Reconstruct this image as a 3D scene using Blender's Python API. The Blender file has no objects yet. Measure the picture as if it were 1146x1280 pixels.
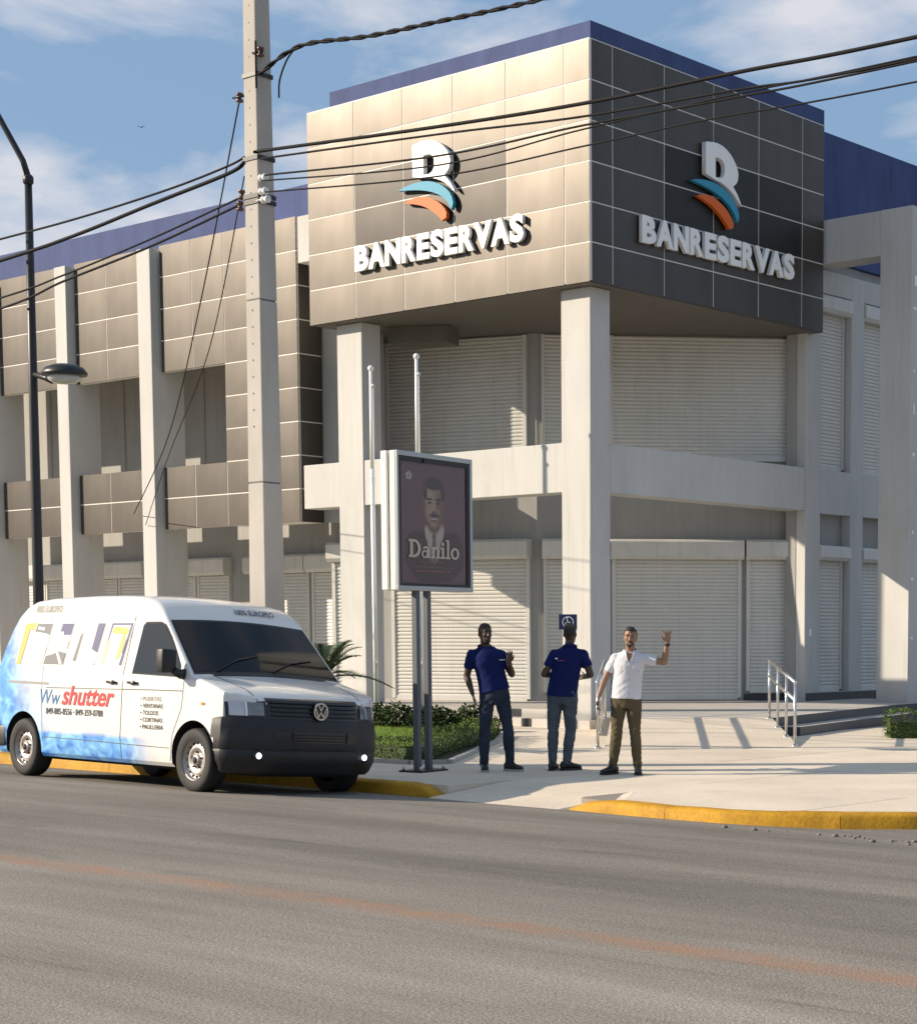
import bpy, bmesh, math, random
from mathutils import Vector, Matrix, noise
from math import sin, cos, pi, radians, sqrt, atan2

random.seed(7)
scene = bpy.context.scene
COL = scene.collection

# ------------------------------------------------------------------ camera
YAW, PITCH = 0.6821, -0.0878
cam_data = bpy.data.cameras.new('camera')
cam = bpy.data.objects.new('camera', cam_data)
COL.objects.link(cam)
cam.location = (21.29, -24.11, 1.635)
cam.rotation_euler = (pi / 2 + PITCH, 0, YAW)
cam_data.sensor_fit = 'HORIZONTAL'
cam_data.sensor_width = 36.0
cam_data.lens = 2318.3 / 1146 * 36
cam_data.shift_x = (573 - 835.3) / 1146
cam_data.shift_y = (998.1 - 640) / 1146
cam_data.clip_start = 0.1
cam_data.clip_end = 6000
scene.camera = cam

# ------------------------------------------------------------------ light
SUN_DIR = Vector((1.1, 1.0, -0.665)).normalized()          # the way the light travels
SUN_EL = math.asin(-SUN_DIR.z)
to_sun = -SUN_DIR
sd = bpy.data.lights.new('sun', 'SUN')
sun = bpy.data.objects.new('sun', sd)
COL.objects.link(sun)
sd.energy = 5.0
sd.angle = radians(0.53)
sd.color = (1.0, 0.855, 0.67)
sun.rotation_euler = to_sun.to_track_quat('Z', 'Y').to_euler()
sun.location = (-20, -30, 30)

world = bpy.data.worlds.new('World')
scene.world = world
world.use_nodes = True
wn, wl = world.node_tree.nodes, world.node_tree.links
wn.clear()
w_out = wn.new('ShaderNodeOutputWorld')
w_bg = wn.new('ShaderNodeBackground')
w_bg.inputs['Strength'].default_value = 0.1
sky = wn.new('ShaderNodeTexSky')
sky.sky_type = 'NISHITA'
sky.sun_disc = False
sky.sun_elevation = SUN_EL
sky.sun_rotation = atan2(to_sun.x, to_sun.y)
sky.altitude = 50
sky.air_density = 1.0
sky.dust_density = 0.9
sky.ozone_density = 1.3
SKYLOC = (6.04, 1.47, 7.61)
tc = wn.new('ShaderNodeTexCoord')
mp = wn.new('ShaderNodeMapping')
mp.inputs['Scale'].default_value = (1.0, 1.0, 2.6)
mp.inputs['Location'].default_value = SKYLOC
nz = wn.new('ShaderNodeTexNoise')
nz.inputs['Scale'].default_value = 5.2
nz.inputs['Detail'].default_value = 9
nz.inputs['Roughness'].default_value = 0.55
nz.inputs['Distortion'].default_value = 0.25
cr = wn.new('ShaderNodeValToRGB')
cr.color_ramp.elements[0].position = 0.47
cr.color_ramp.elements[0].color = (0, 0, 0, 1)
cr.color_ramp.elements[1].position = 0.64
cr.color_ramp.elements[1].color = (0.85, 0.85, 0.85, 1)
mx = wn.new('ShaderNodeMixRGB')
mx.inputs['Color2'].default_value = (5.6, 5.55, 5.8, 1)
wl.new(tc.outputs['Generated'], mp.inputs['Vector'])
wl.new(mp.outputs['Vector'], nz.inputs['Vector'])
wl.new(nz.outputs['Fac'], cr.inputs['Fac'])
wl.new(cr.outputs['Color'], mx.inputs['Fac'])
even = wn.new('ShaderNodeMixRGB')                    # evens the sky out with a clear tropical blue
even.inputs['Fac'].default_value = 0.8
even.inputs['Color2'].default_value = (1.85, 2.9, 4.4, 1)
wl.new(sky.outputs['Color'], even.inputs['Color1'])
wl.new(even.outputs['Color'], mx.inputs['Color1'])
wl.new(mx.outputs['Color'], w_bg.inputs['Color'])
wl.new(w_bg.outputs['Background'], w_out.inputs['Surface'])

vs = scene.view_settings
vs.view_transform = 'Standard'
vs.look = 'None'
vs.gamma = 1
vs.use_curve_mapping = False
vs.exposure = 0.5

# ------------------------------------------------------------------ materials
def principled(name):
    m = bpy.data.materials.new(name)
    m.use_nodes = True
    n, l = m.node_tree.nodes, m.node_tree.links
    b = n['Principled BSDF']
    return m, n, l, b

def mat(name, col, rough=0.6, metal=0.0, var=0.0, scale=3.0, stretch=(1, 1, 1), bump=0.0, bscale=60.0, spec=0.5,
        rnd=0.0, coat=0.0, var2=0.0, scale2=40.0):
    m, n, l, b = principled(name)
    b.inputs['Roughness'].default_value = rough
    b.inputs['Metallic'].default_value = metal
    b.inputs['Specular IOR Level'].default_value = spec
    if coat:
        b.inputs['Coat Weight'].default_value = coat
        b.inputs['Coat Roughness'].default_value = 0.08
    rgb = n.new('ShaderNodeRGB'); rgb.outputs[0].default_value = (*col, 1)
    out = rgb.outputs[0]
    t = n.new('ShaderNodeTexCoord')
    def layer(out, amount, sc, st):
        mpn = n.new('ShaderNodeMapping'); mpn.inputs['Scale'].default_value = st
        l.new(t.outputs['Object'], mpn.inputs['Vector'])
        x = n.new('ShaderNodeTexNoise'); x.inputs['Scale'].default_value = sc
        x.inputs['Detail'].default_value = 6; x.inputs['Roughness'].default_value = 0.6
        l.new(mpn.outputs['Vector'], x.inputs['Vector'])
        r = n.new('ShaderNodeMapRange')
        r.inputs['From Min'].default_value = 0.3; r.inputs['From Max'].default_value = 0.7
        r.inputs['To Min'].default_value = 1 - amount; r.inputs['To Max'].default_value = 1 + amount * 0.6
        l.new(x.outputs['Fac'], r.inputs['Value'])
        q = n.new('ShaderNodeMixRGB'); q.blend_type = 'MULTIPLY'; q.inputs['Fac'].default_value = 1
        l.new(out, q.inputs['Color1']); l.new(r.outputs['Result'], q.inputs['Color2'])
        return q.outputs['Color']
    if var: out = layer(out, var, scale, stretch)
    if var2: out = layer(out, var2, scale2, (1, 1, 1))
    if rnd:
        oi = n.new('ShaderNodeObjectInfo')
        r = n.new('ShaderNodeMapRange')
        r.inputs['To Min'].default_value = 1 - rnd; r.inputs['To Max'].default_value = 1 + rnd
        l.new(oi.outputs['Random'], r.inputs['Value'])
        q = n.new('ShaderNodeMixRGB'); q.blend_type = 'MULTIPLY'; q.inputs['Fac'].default_value = 1
        l.new(out, q.inputs['Color1']); l.new(r.outputs['Result'], q.inputs['Color2'])
        out = q.outputs['Color']
    l.new(out, b.inputs['Base Color'])
    if bump:
        x = n.new('ShaderNodeTexNoise'); x.inputs['Scale'].default_value = bscale; x.inputs['Detail'].default_value = 5
        l.new(t.outputs['Object'], x.inputs['Vector'])
        bp = n.new('ShaderNodeBump'); bp.inputs['Strength'].default_value = bump; bp.inputs['Distance'].default_value = 0.02
        l.new(x.outputs['Fac'], bp.inputs['Height']); l.new(bp.outputs['Normal'], b.inputs['Normal'])
    return m

def emit(name, col, strength):
    m, n, l, b = principled(name)
    b.inputs['Base Color'].default_value = (*col, 1)
    b.inputs['Emission Color'].default_value = (*col, 1)
    b.inputs['Emission Strength'].default_value = strength
    return m

def glass(name, col, rough=0.04):
    m, n, l, b = principled(name)
    b.inputs['Base Color'].default_value = (*col, 1)
    b.inputs['Roughness'].default_value = rough
    b.inputs['Specular IOR Level'].default_value = 0.6
    return m

M = {}
M['paint'] = mat('white wall paint', (0.515, 0.51, 0.495), 0.75, var=0.10, scale=0.9, stretch=(1, 1, 0.35), bump=0.08, bscale=45, spec=0.25)
M['wall'] = mat('pale wall render', (0.35, 0.345, 0.33), 0.85, var=0.10, scale=1.1, stretch=(1, 1, 0.3), bump=0.1, bscale=50, spec=0.2)
M['clad'] = mat('brown metallic cladding', (0.088, 0.079, 0.070), 0.44, metal=0.72, var=0.16, scale=1.1, stretch=(1.6, 1.6, 0.45), rnd=0.06, spec=0.5)
M['clad_dark'] = mat('dark metallic cladding', (0.036, 0.033, 0.031), 0.44, metal=0.72, var=0.14, scale=1.1, stretch=(1.6, 1.6, 0.45), rnd=0.06)
M['joint'] = mat('pale joint sealant', (0.70, 0.67, 0.63), 0.6)
M['blue'] = mat('blue parapet paint', (0.062, 0.086, 0.205), 0.75, var=0.22, scale=1.4, stretch=(1, 1, 0.4), var2=0.08, scale2=18, spec=0.2)
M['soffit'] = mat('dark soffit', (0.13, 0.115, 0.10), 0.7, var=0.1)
M['shutter'] = mat('cream shutter slats', (0.62, 0.61, 0.57), 0.5, var=0.05, scale=1.2, stretch=(1, 1, 0.4))
M['shutter_box'] = mat('cream shutter housing', (0.60, 0.595, 0.56), 0.45, var=0.06, scale=2)
M['white'] = mat('white sign enamel', (0.82, 0.82, 0.80), 0.4)
M['teal'] = mat('teal sign enamel', (0.03, 0.27, 0.42), 0.5, spec=0.3)
M['orange'] = mat('orange sign enamel', (0.66, 0.12, 0.012), 0.5, spec=0.3)
M['sign_side'] = mat('dark sign return', (0.06, 0.06, 0.065), 0.4)
M['concrete'] = mat('pavement concrete', (0.68, 0.59, 0.475), 0.85, var=0.14, scale=0.7, bump=0.15, bscale=70, var2=0.10, scale2=22, rnd=0.05, spec=0.25)
M['step'] = mat('step stone', (0.46, 0.43, 0.39), 0.75, var=0.12, scale=2.0, bump=0.08)
M['tile_dark'] = mat('black granite tile', (0.035, 0.035, 0.042), 0.35, var=0.15, scale=5)
M['band'] = mat('grey granite band', (0.21, 0.205, 0.20), 0.5, var=0.12, scale=5)
M['kerb'] = mat('yellow kerb paint', (0.88, 0.49, 0.03), 0.7, var=0.28, scale=3.0, bump=0.2, bscale=30, var2=0.18, scale2=26, spec=0.3)
M['pole_c'] = mat('grey concrete pole', (0.43, 0.405, 0.37), 0.85, var=0.14, scale=2.2, stretch=(1, 1, 0.35), bump=0.12, bscale=55, spec=0.2)
M['black_metal'] = mat('black painted steel', (0.018, 0.019, 0.022), 0.4, var=0.1, spec=0.4)
M['steel'] = mat('brushed steel', (0.62, 0.61, 0.59), 0.28, metal=0.95, var=0.06, scale=9)
M['galv'] = mat('galvanised steel', (0.55, 0.56, 0.57), 0.4, metal=0.8, var=0.12, scale=6)
M['grey_post'] = mat('grey painted post', (0.10, 0.105, 0.12), 0.5, var=0.1)
M['cable'] = mat('black cable sheath', (0.008, 0.008, 0.010), 0.7, spec=0.15)
M['porcelain'] = mat('brown porcelain insulator', (0.09, 0.04, 0.025), 0.25)
M['porcelain_w'] = mat('white porcelain insulator', (0.75, 0.74, 0.72), 0.25)
M['case'] = mat('cream sign case', (0.76, 0.74, 0.70), 0.4, var=0.05)
M['frame'] = mat('aluminium sign frame', (0.42, 0.42, 0.41), 0.35, metal=0.7)
M['lens'] = glass('lamp lens', (0.45, 0.46, 0.45), 0.15)
M['leaf'] = mat('hedge leaves', (0.10, 0.15, 0.028), 0.6, rnd=0.1, var=0.35, scale=9, spec=0.3)
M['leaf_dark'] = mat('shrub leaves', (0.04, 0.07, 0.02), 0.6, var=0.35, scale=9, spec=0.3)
M['grass'] = mat('lawn grass', (0.16, 0.24, 0.035), 0.7, var=0.3, scale=4, spec=0.2)
M['soil'] = mat('soil', (0.07, 0.055, 0.04), 0.95, var=0.2, scale=5)
M['palm'] = mat('palm leaflets', (0.05, 0.085, 0.035), 0.45, var=0.25, scale=6)
M['bark'] = mat('rough bark', (0.12, 0.09, 0.06), 0.9, bump=0.5, bscale=30)

def grime(m, low=0.0, streak=0.25, tint=(0.60, 0.57, 0.53)):
    """rain streaks running down the face and splash dirt near the foot"""
    n, l = m.node_tree.nodes, m.node_tree.links
    b = n['Principled BSDF']
    src = b.inputs['Base Color'].links[0].from_socket
    t = n.new('ShaderNodeTexCoord')
    def nz2(sc, st, d):
        mp_ = n.new('ShaderNodeMapping'); mp_.inputs['Scale'].default_value = st; l.new(t.outputs['Object'], mp_.inputs['Vector'])
        q = n.new('ShaderNodeTexNoise'); q.inputs['Scale'].default_value = sc; q.inputs['Detail'].default_value = d; q.inputs['Roughness'].default_value = .65
        l.new(mp_.outputs['Vector'], q.inputs['Vector']); return q.outputs['Fac']
    def rg_(v, a, b_, c, d):
        r = n.new('ShaderNodeMapRange')
        for k, q in zip(('From Min', 'From Max', 'To Min', 'To Max'), (a, b_, c, d)): r.inputs[k].default_value = q
        l.new(v, r.inputs['Value']); return r.outputs['Result']
    f = rg_(nz2(7, (1.6, 1.6, .07), 6), .52, .74, 0, streak)
    f2 = rg_(nz2(1.3, (1, 1, .5), 8), .56, .72, 0, streak * .8)
    mxv = n.new('ShaderNodeMath'); mxv.operation = 'MAXIMUM'; l.new(f, mxv.inputs[0]); l.new(f2, mxv.inputs[1])
    out = mxv.outputs[0]
    if low:
        sp_ = n.new('ShaderNodeSeparateXYZ'); l.new(t.outputs['Object'], sp_.inputs[0])
        ad_ = n.new('ShaderNodeMath'); ad_.operation = 'MULTIPLY_ADD'
        l.new(nz2(5, (1, 1, .6), 5), ad_.inputs[0]); ad_.inputs[1].default_value = -.7; l.new(sp_.outputs['Z'], ad_.inputs[2])
        g = rg_(ad_.outputs[0], -.28, .35, low, 0)
        m2 = n.new('ShaderNodeMath'); m2.operation = 'MAXIMUM'; l.new(out, m2.inputs[0]); l.new(g, m2.inputs[1]); out = m2.outputs[0]
    q = n.new('ShaderNodeMixRGB'); q.blend_type = 'MULTIPLY'; q.inputs['Color2'].default_value = (*tint, 1)
    l.new(out, q.inputs['Fac']); l.new(src, q.inputs['Color1']); l.new(q.outputs['Color'], b.inputs['Base Color'])
grime(M['paint'], low=.55, streak=.30)
grime(M['wall'], streak=.35)
grime(M['shutter'], streak=.35, tint=(.68, .66, .63))
grime(M['shutter_box'], streak=.5, tint=(.66, .62, .55))
grime(M['blue'], streak=.5, tint=(.62, .66, .72))
grime(M['concrete'], streak=.30, tint=(.62, .58, .53))
grime(M['kerb'], low=.8, streak=.35, tint=(.42, .38, .36))

# ------------------------------------------------------------------ mesh helpers
def link(o, parent=None):
    COL.objects.link(o)
    if parent is not None:
        o.parent = parent
    return o

def empty(name, loc=(0, 0, 0), rz=0.0, label=None, cat=None, group=None):
    o = bpy.data.objects.new(name, None)
    o.empty_display_size = 0.2
    o.location = loc
    o.rotation_euler = (0, 0, rz)
    COL.objects.link(o)
    tag(o, label, cat, group)
    return o

def tag(o, label=None, cat=None, group=None, kind=None):
    if label: o['label'] = label
    if cat: o['category'] = cat
    if group: o['group'] = group
    if kind: o['kind'] = kind
    return o

def obj(name, bm, m, parent=None, smooth=False, loc=None, rot=None, angle=None):
    me = bpy.data.meshes.new(name)
    bm.normal_update()
    bm.to_mesh(me)
    bm.free()
    for x in (m if isinstance(m, (list, tuple)) else [m]):
        me.materials.append(x)
    if smooth:
        for p in me.polygons: p.use_smooth = True
        if angle is not None:
            me.set_sharp_from_angle(angle=angle)
    o = bpy.data.objects.new(name, me)
    if loc is not None: o.location = loc
    if rot is not None: o.rotation_euler = rot
    return link(o, parent)

def py_obj(name, verts, faces, m, parent=None, smooth=False, mats=None):
    me = bpy.data.meshes.new(name)
    me.from_pydata(verts, [], faces)
    for x in (m if isinstance(m, (list, tuple)) else [m]):
        me.materials.append(x)
    if mats:
        me.polygons.foreach_set('material_index', mats)
    if smooth:
        for p in me.polygons: p.use_smooth = True
    me.update()
    o = bpy.data.objects.new(name, me)
    return link(o, parent)

def add_box(bm, x0, x1, y0, y1, z0, z1, bevel=0.0, mi=0):
    r = bmesh.ops.create_cube(bm, size=1.0)
    vs_ = r['verts']
    for v in vs_:
        v.co = Vector((x0 + (v.co.x + .5) * (x1 - x0), y0 + (v.co.y + .5) * (y1 - y0), z0 + (v.co.z + .5) * (z1 - z0)))
    fs = set(f for v in vs_ for f in v.link_faces)
    for f in fs: f.material_index = mi
    if bevel > 0:
        es = list(set(e for v in vs_ for e in v.link_edges))
        bmesh.ops.bevel(bm, geom=es, offset=bevel, segments=2, profile=0.5, affect='EDGES')

def box(name, x0, x1, y0, y1, z0, z1, m, parent=None, bevel=0.0):
    bm = bmesh.new()
    add_box(bm, x0, x1, y0, y1, z0, z1, bevel)
    return obj(name, bm, m, parent)

def add_prism(bm, pts, z0, z1, mi=0):
    """polygon in xy extruded from z0 to z1"""
    n = len(pts)
    lo = [bm.verts.new((p[0], p[1], z0)) for p in pts]
    hi = [bm.verts.new((p[0], p[1], z1)) for p in pts]
    area = sum(pts[i][0] * pts[(i + 1) % n][1] - pts[(i + 1) % n][0] * pts[i][1] for i in range(n))
    if area < 0:
        lo.reverse(); hi.reverse()
    fs = [bm.faces.new(hi), bm.faces.new(lo[::-1])]
    for i in range(n):
        j = (i + 1) % n
        fs.append(bm.faces.new((lo[i], lo[j], hi[j], hi[i])))
    for f in fs: f.material_index = mi

def frame_of(t):
    t = t.normalized()
    if abs(t.z) > 0.5:
        a = Vector((1, 0, 0))
    else:
        a = Vector((0, 0, 1))
    u = (a - t * a.dot(t)).normalized()
    v = t.cross(u)
    return u, v

def add_tube(bm, pts, r, n=8, caps=True, mi=0):
    """round tube through pts; r one radius, or one per point, or (ru, rv) per point"""
    P = [Vector(p) for p in pts]
    rings = []
    for i, p in enumerate(P):
        t = (P[min(i + 1, len(P) - 1)] - P[max(i - 1, 0)])
        if t.length < 1e-9: t = Vector((0, 0, 1))
        u, v = frame_of(t)
        ri = r[i] if isinstance(r, (list, tuple)) else r
        ru, rv = ri if isinstance(ri, (list, tuple)) else (ri, ri)
        rings.append([bm.verts.new(p + u * ru * cos(2 * pi * k / n) + v * rv * sin(2 * pi * k / n)) for k in range(n)])
    fs = []
    for a, b in zip(rings, rings[1:]):
        for k in range(n):
            fs.append(bm.faces.new((a[k], a[(k + 1) % n], b[(k + 1) % n], b[k])))
    if caps:
        fs.append(bm.faces.new(rings[0][::-1])); fs.append(bm.faces.new(rings[-1]))
    for f in fs:
        f.material_index = mi
        f.smooth = len(f.verts) == 4
    return rings

def tube(name, pts, r, m, parent=None, n=8):
    bm = bmesh.new()
    add_tube(bm, pts, r, n)
    return obj(name, bm, m, parent)

def add_ball(bm, c, r, seg=12, rings=8, mi=0):
    rr = r if isinstance(r, (list, tuple)) else (r, r, r)
    q = bmesh.ops.create_uvsphere(bm, u_segments=seg, v_segments=rings, radius=1)
    for v in q['verts']:
        v.co = Vector((c[0] + v.co.x * rr[0], c[1] + v.co.y * rr[1], c[2] + v.co.z * rr[2]))
    for f in set(f for v in q['verts'] for f in v.link_faces):
        f.smooth = True; f.material_index = mi

def add_lathe(bm, prof, axis='z', c=(0, 0, 0), n=24, mi=0, caps=True):
    """prof: list of (radius, height)"""
    rings = []
    for (r, h) in prof:
        ring = []
        for k in range(n):
            a = 2 * pi * k / n
            if axis == 'z': p = (c[0] + r * cos(a), c[1] + r * sin(a), c[2] + h)
            elif axis == 'y': p = (c[0] + r * cos(a), c[1] + h, c[2] + r * sin(a))
            else: p = (c[0] + h, c[1] + r * cos(a), c[2] + r * sin(a))
            ring.append(bm.verts.new(p))
        rings.append(ring)
    fs = []
    for a, b in zip(rings, rings[1:]):
        for k in range(n):
            fs.append(bm.faces.new((a[k], a[(k + 1) % n], b[(k + 1) % n], b[k])))
    if caps:
        fs.append(bm.faces.new(rings[0][::-1])); fs.append(bm.faces.new(rings[-1]))
    for f in fs:
        f.material_index = mi; f.smooth = len(f.verts) == 4
    bmesh.ops.recalc_face_normals(bm, faces=fs)

def text_mesh(body, size=1.0, extrude=0.0, bold=0.0, shear=0.0):
    c = bpy.data.curves.new('lettering', 'FONT')
    c.body = body
    c.size = size
    c.extrude = extrude
    c.offset = bold
    c.shear = shear
    c.resolution_u = 4
    o = bpy.data.objects.new('lettering', c)
    COL.objects.link(o)
    bpy.context.view_layer.update()
    dg = bpy.context.evaluated_depsgraph_get()
    me = bpy.data.meshes.new_from_object(o.evaluated_get(dg))
    bpy.data.objects.remove(o)
    bpy.data.curves.remove(c)
    return me

def text_obj(name, body, m, parent, origin, ux, uz, width, height, extrude=0.0, bold=0.0, shear=0.0):
    """lettering laid in the plane of ux (reading direction) and uz (up); fitted to width x height; front faces ux x uz"""
    me = text_mesh(body, 1.0, extrude, bold, shear)
    xs = [v.co.x for v in me.vertices]; ys = [v.co.y for v in me.vertices]
    x0, x1, y0, y1 = min(xs), max(xs), min(ys), max(ys)
    sx, sy = width / (x1 - x0), height / (y1 - y0)
    ux, uz = Vector(ux).normalized(), Vector(uz).normalized()
    nn = ux.cross(uz)
    o_ = Vector(origin)
    for v in me.vertices:
        v.co = o_ + ux * ((v.co.x - x0) * sx) + uz * ((v.co.y - y0) * sy) + nn * v.co.z
    me.materials.clear()
    me.materials.append(m)
    o = bpy.data.objects.new(name, me)
    return link(o, parent)

def flat_poly(name, pts3, m, parent):
    bm = bmesh.new()
    bm.faces.new([bm.verts.new(p) for p in pts3])
    bmesh.ops.triangulate(bm, faces=bm.faces[:])
    return obj(name, bm, m, parent)

def evaluated(o):
    """replace o's mesh with the result of its modifiers"""
    bpy.context.view_layer.update()
    dg = bpy.context.evaluated_depsgraph_get()
    me = bpy.data.meshes.new_from_object(o.evaluated_get(dg))
    o.modifiers.clear()
    old = o.data
    o.data = me
    bpy.data.meshes.remove(old)

def clip_rect(poly, x0, x1, y0, y1):
    def cut(pts, f, inter):
        out = []
        for i in range(len(pts)):
            a, b = pts[i - 1], pts[i]
            fa, fb = f(a), f(b)
            if fa >= 0 and fb >= 0: out.append(b)
            elif fa >= 0 and fb < 0: out.append(inter(a, b, fa, fb))
            elif fa < 0 and fb >= 0:
                out.append(inter(a, b, fa, fb)); out.append(b)
        return out
    def inter(a, b, fa, fb):
        t = fa / (fa - fb)
        return (a[0] + (b[0] - a[0]) * t, a[1] + (b[1] - a[1]) * t)
    for f in (lambda p: p[0] - x0, lambda p: x1 - p[0], lambda p: p[1] - y0, lambda p: y1 - p[1]):
        poly = cut(poly, f, inter)
        if len(poly) < 3: return []
    out = []
    for p in poly:
        if not out or (abs(p[0] - out[-1][0]) + abs(p[1] - out[-1][1])) > 1e-4: out.append(p)
    return out if len(out) >= 3 else []

# ------------------------------------------------------------------ road, ground, pavement
def road_material():
    m, n, l, b = principled('worn asphalt')
    b.inputs['Roughness'].default_value = 0.82
    b.inputs['Specular IOR Level'].default_value = 0.3
    t = n.new('ShaderNodeTexCoord')
    def noise_(sc, det, st=(1, 1, 1), rough=0.6):
        mp_ = n.new('ShaderNodeMapping'); mp_.inputs['Scale'].default_value = st
        l.new(t.outputs['Object'], mp_.inputs['Vector'])
        x = n.new('ShaderNodeTexNoise'); x.inputs['Scale'].default_value = sc; x.inputs['Detail'].default_value = det
        x.inputs['Roughness'].default_value = rough
        l.new(mp_.outputs['Vector'], x.inputs['Vector'])
        return x.outputs['Fac']
    def rng(v, a, b_, c, d):
        r = n.new('ShaderNodeMapRange')
        for k, q in zip(('From Min', 'From Max', 'To Min', 'To Max'), (a, b_, c, d)): r.inputs[k].default_value = q
        l.new(v, r.inputs['Value']); return r.outputs['Result']
    def math_(op, a, b_):
        x = n.new('ShaderNodeMath'); x.operation = op
        for i, v in enumerate((a, b_)):
            if isinstance(v, (int, float)): x.inputs[i].default_value = v
            else: l.new(v, x.inputs[i])
        return x.outputs[0]
    base = n.new('ShaderNodeValToRGB')
    base.color_ramp.elements[0].position = 0.30; base.color_ramp.elements[0].color = (0.170, 0.152, 0.129, 1)
    base.color_ramp.elements[1].position = 0.72; base.color_ramp.elements[1].color = (0.283, 0.256, 0.219, 1)
    l.new(noise_(0.9, 5, (0.22, 1.6, 1)), base.inputs['Fac'])
    grit = rng(noise_(62, 4), 0.3, 0.7, 0.62, 1.40)
    agg = n.new('ShaderNodeTexVoronoi'); agg.inputs['Scale'].default_value = 85
    l.new(t.outputs['Object'], agg.inputs['Vector'])
    stone = rng(agg.outputs['Distance'], 0.0, 0.5, 1.3, 0.8)
    q = n.new('ShaderNodeMixRGB'); q.blend_type = 'MULTIPLY'; q.inputs['Fac'].default_value = 1
    l.new(base.outputs['Color'], q.inputs['Color1']); l.new(math_('MULTIPLY', grit, stone), q.inputs['Color2'])
    # wheel wear: long lighter and darker lanes along the street
    sep = n.new('ShaderNodeSeparateXYZ'); l.new(t.outputs['Object'], sep.inputs[0])
    lane = n.new('ShaderNodeTexNoise'); lane.noise_dimensions = '1D'; lane.inputs['Scale'].default_value = 0.75
    l.new(sep.outputs['Y'], lane.inputs['W'])
    q2 = n.new('ShaderNodeMixRGB'); q2.blend_type = 'MULTIPLY'; q2.inputs['Fac'].default_value = 1
    l.new(q.outputs['Color'], q2.inputs['Color1']); l.new(rng(lane.outputs['Fac'], 0.3, 0.7, 0.84, 1.16), q2.inputs['Color2'])
    # faded orange centre line near y = -16
    wob = math_('MULTIPLY', math_('SUBTRACT', noise_(0.5, 3), 0.5), 0.35)
    d = math_('ABSOLUTE', math_('ADD', math_('ADD', sep.outputs['Y'], 17.0), wob), 0.0)
    line = rng(d, 0.05, 0.20, 1.0, 0.0)
    worn = rng(noise_(7, 6, (0.35, 1.3, 1), 0.7), 0.38, 0.62, 0.12, 0.78)
    f = math_('MULTIPLY', line, worn)
    q3 = n.new('ShaderNodeMixRGB'); q3.inputs['Color2'].default_value = (0.30, 0.165, 0.10, 1)
    l.new(f, q3.inputs['Fac']); l.new(q2.outputs['Color'], q3.inputs['Color1'])
    # dark crack smears running with the street
    cr_ = rng(noise_(2.2, 8, (0.16, 2.6, 1), 0.72), 0.60, 0.72, 1.0, 0.62)
    q4 = n.new('ShaderNodeMixRGB'); q4.blend_type = 'MULTIPLY'; q4.inputs['Fac'].default_value = 1
    l.new(q3.outputs['Color'], q4.inputs['Color1']); l.new(cr_, q4.inputs['Color2'])
    # the near lane is older and paler than the far one
    edge = math_('ADD', sep.outputs['Y'], math_('MULTIPLY', math_('SUBTRACT', noise_(1.4, 6, (0.3, 1, 1)), 0.5), 1.6))
    pale = rng(edge, -17.6, -16.6, 1.32, 1.0)
    near_kerb = rng(edge, -12.6, -11.0, 1.0, 1.12)
    q5 = n.new('ShaderNodeMixRGB'); q5.blend_type = 'MULTIPLY'; q5.inputs['Fac'].default_value = 1
    l.new(q4.outputs['Color'], q5.inputs['Color1']); l.new(math_('MULTIPLY', pale, near_kerb), q5.inputs['Color2'])
    # bitumen patches and drips
    vor = n.new('ShaderNodeTexVoronoi'); vor.inputs['Scale'].default_value = 0.55
    mpv = n.new('ShaderNodeMapping'); mpv.inputs['Scale'].default_value = (0.7, 1.5, 1); l.new(t.outputs['Object'], mpv.inputs['Vector']); l.new(mpv.outputs['Vector'], vor.inputs['Vector'])
    spot = rng(math_('ADD', vor.outputs['Distance'], math_('MULTIPLY', math_('SUBTRACT', noise_(5, 5), .5), .35)), .03, .14, .82, 1.0)
    q6 = n.new('ShaderNodeMixRGB'); q6.blend_type = 'MULTIPLY'; q6.inputs['Fac'].default_value = 1
    l.new(q5.outputs['Color'], q6.inputs['Color1']); l.new(spot, q6.inputs['Color2'])
    l.new(q6.outputs['Color'], b.inputs['Base Color'])
    bp = n.new('ShaderNodeBump'); bp.inputs['Strength'].default_value = 0.35; bp.inputs['Distance'].default_value = 0.012
    l.new(math_('MULTIPLY', grit, stone), bp.inputs['Height']); l.new(bp.outputs['Normal'], b.inputs['Normal'])
    return m

RZ = -0.125
def road_z(y):
    """cambered towards the gutter"""
    if y > -10.17: return RZ
    if y > -12.6: return RZ + (-10.17 - y) * 0.060
    if y > -16: return RZ + 2.43 * 0.060 + (-12.6 - y) * 0.018
    return RZ + 2.43 * 0.060 + 3.4 * 0.018
ys = [-70, -30, -18, -16, -14.5, -12.6, -11.5, -10.17, -9, 70]
v_, f_ = [], []
for y in ys:
    for x in (-300, -60, -10, 0, 10, 20, 60, 300):
        v_.append((x, y, road_z(y)))
for j in range(len(ys) - 1):
    for i in range(7):
        a = j * 8 + i
        f_.append((a, a + 1, a + 9, a + 8))
tag(py_obj('road', v_, f_, road_material()), kind='structure')
M['ground'] = mat('dry ground', (0.20, 0.17, 0.13), 0.95, var=0.2, scale=0.2)
tag(py_obj('ground', [(-3000, -3000, -.6), (3000, -3000, -.6), (3000, 3000, -.6), (-3000, 3000, -.6)], [(0, 1, 2, 3)], M['ground']), kind='structure')

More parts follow.
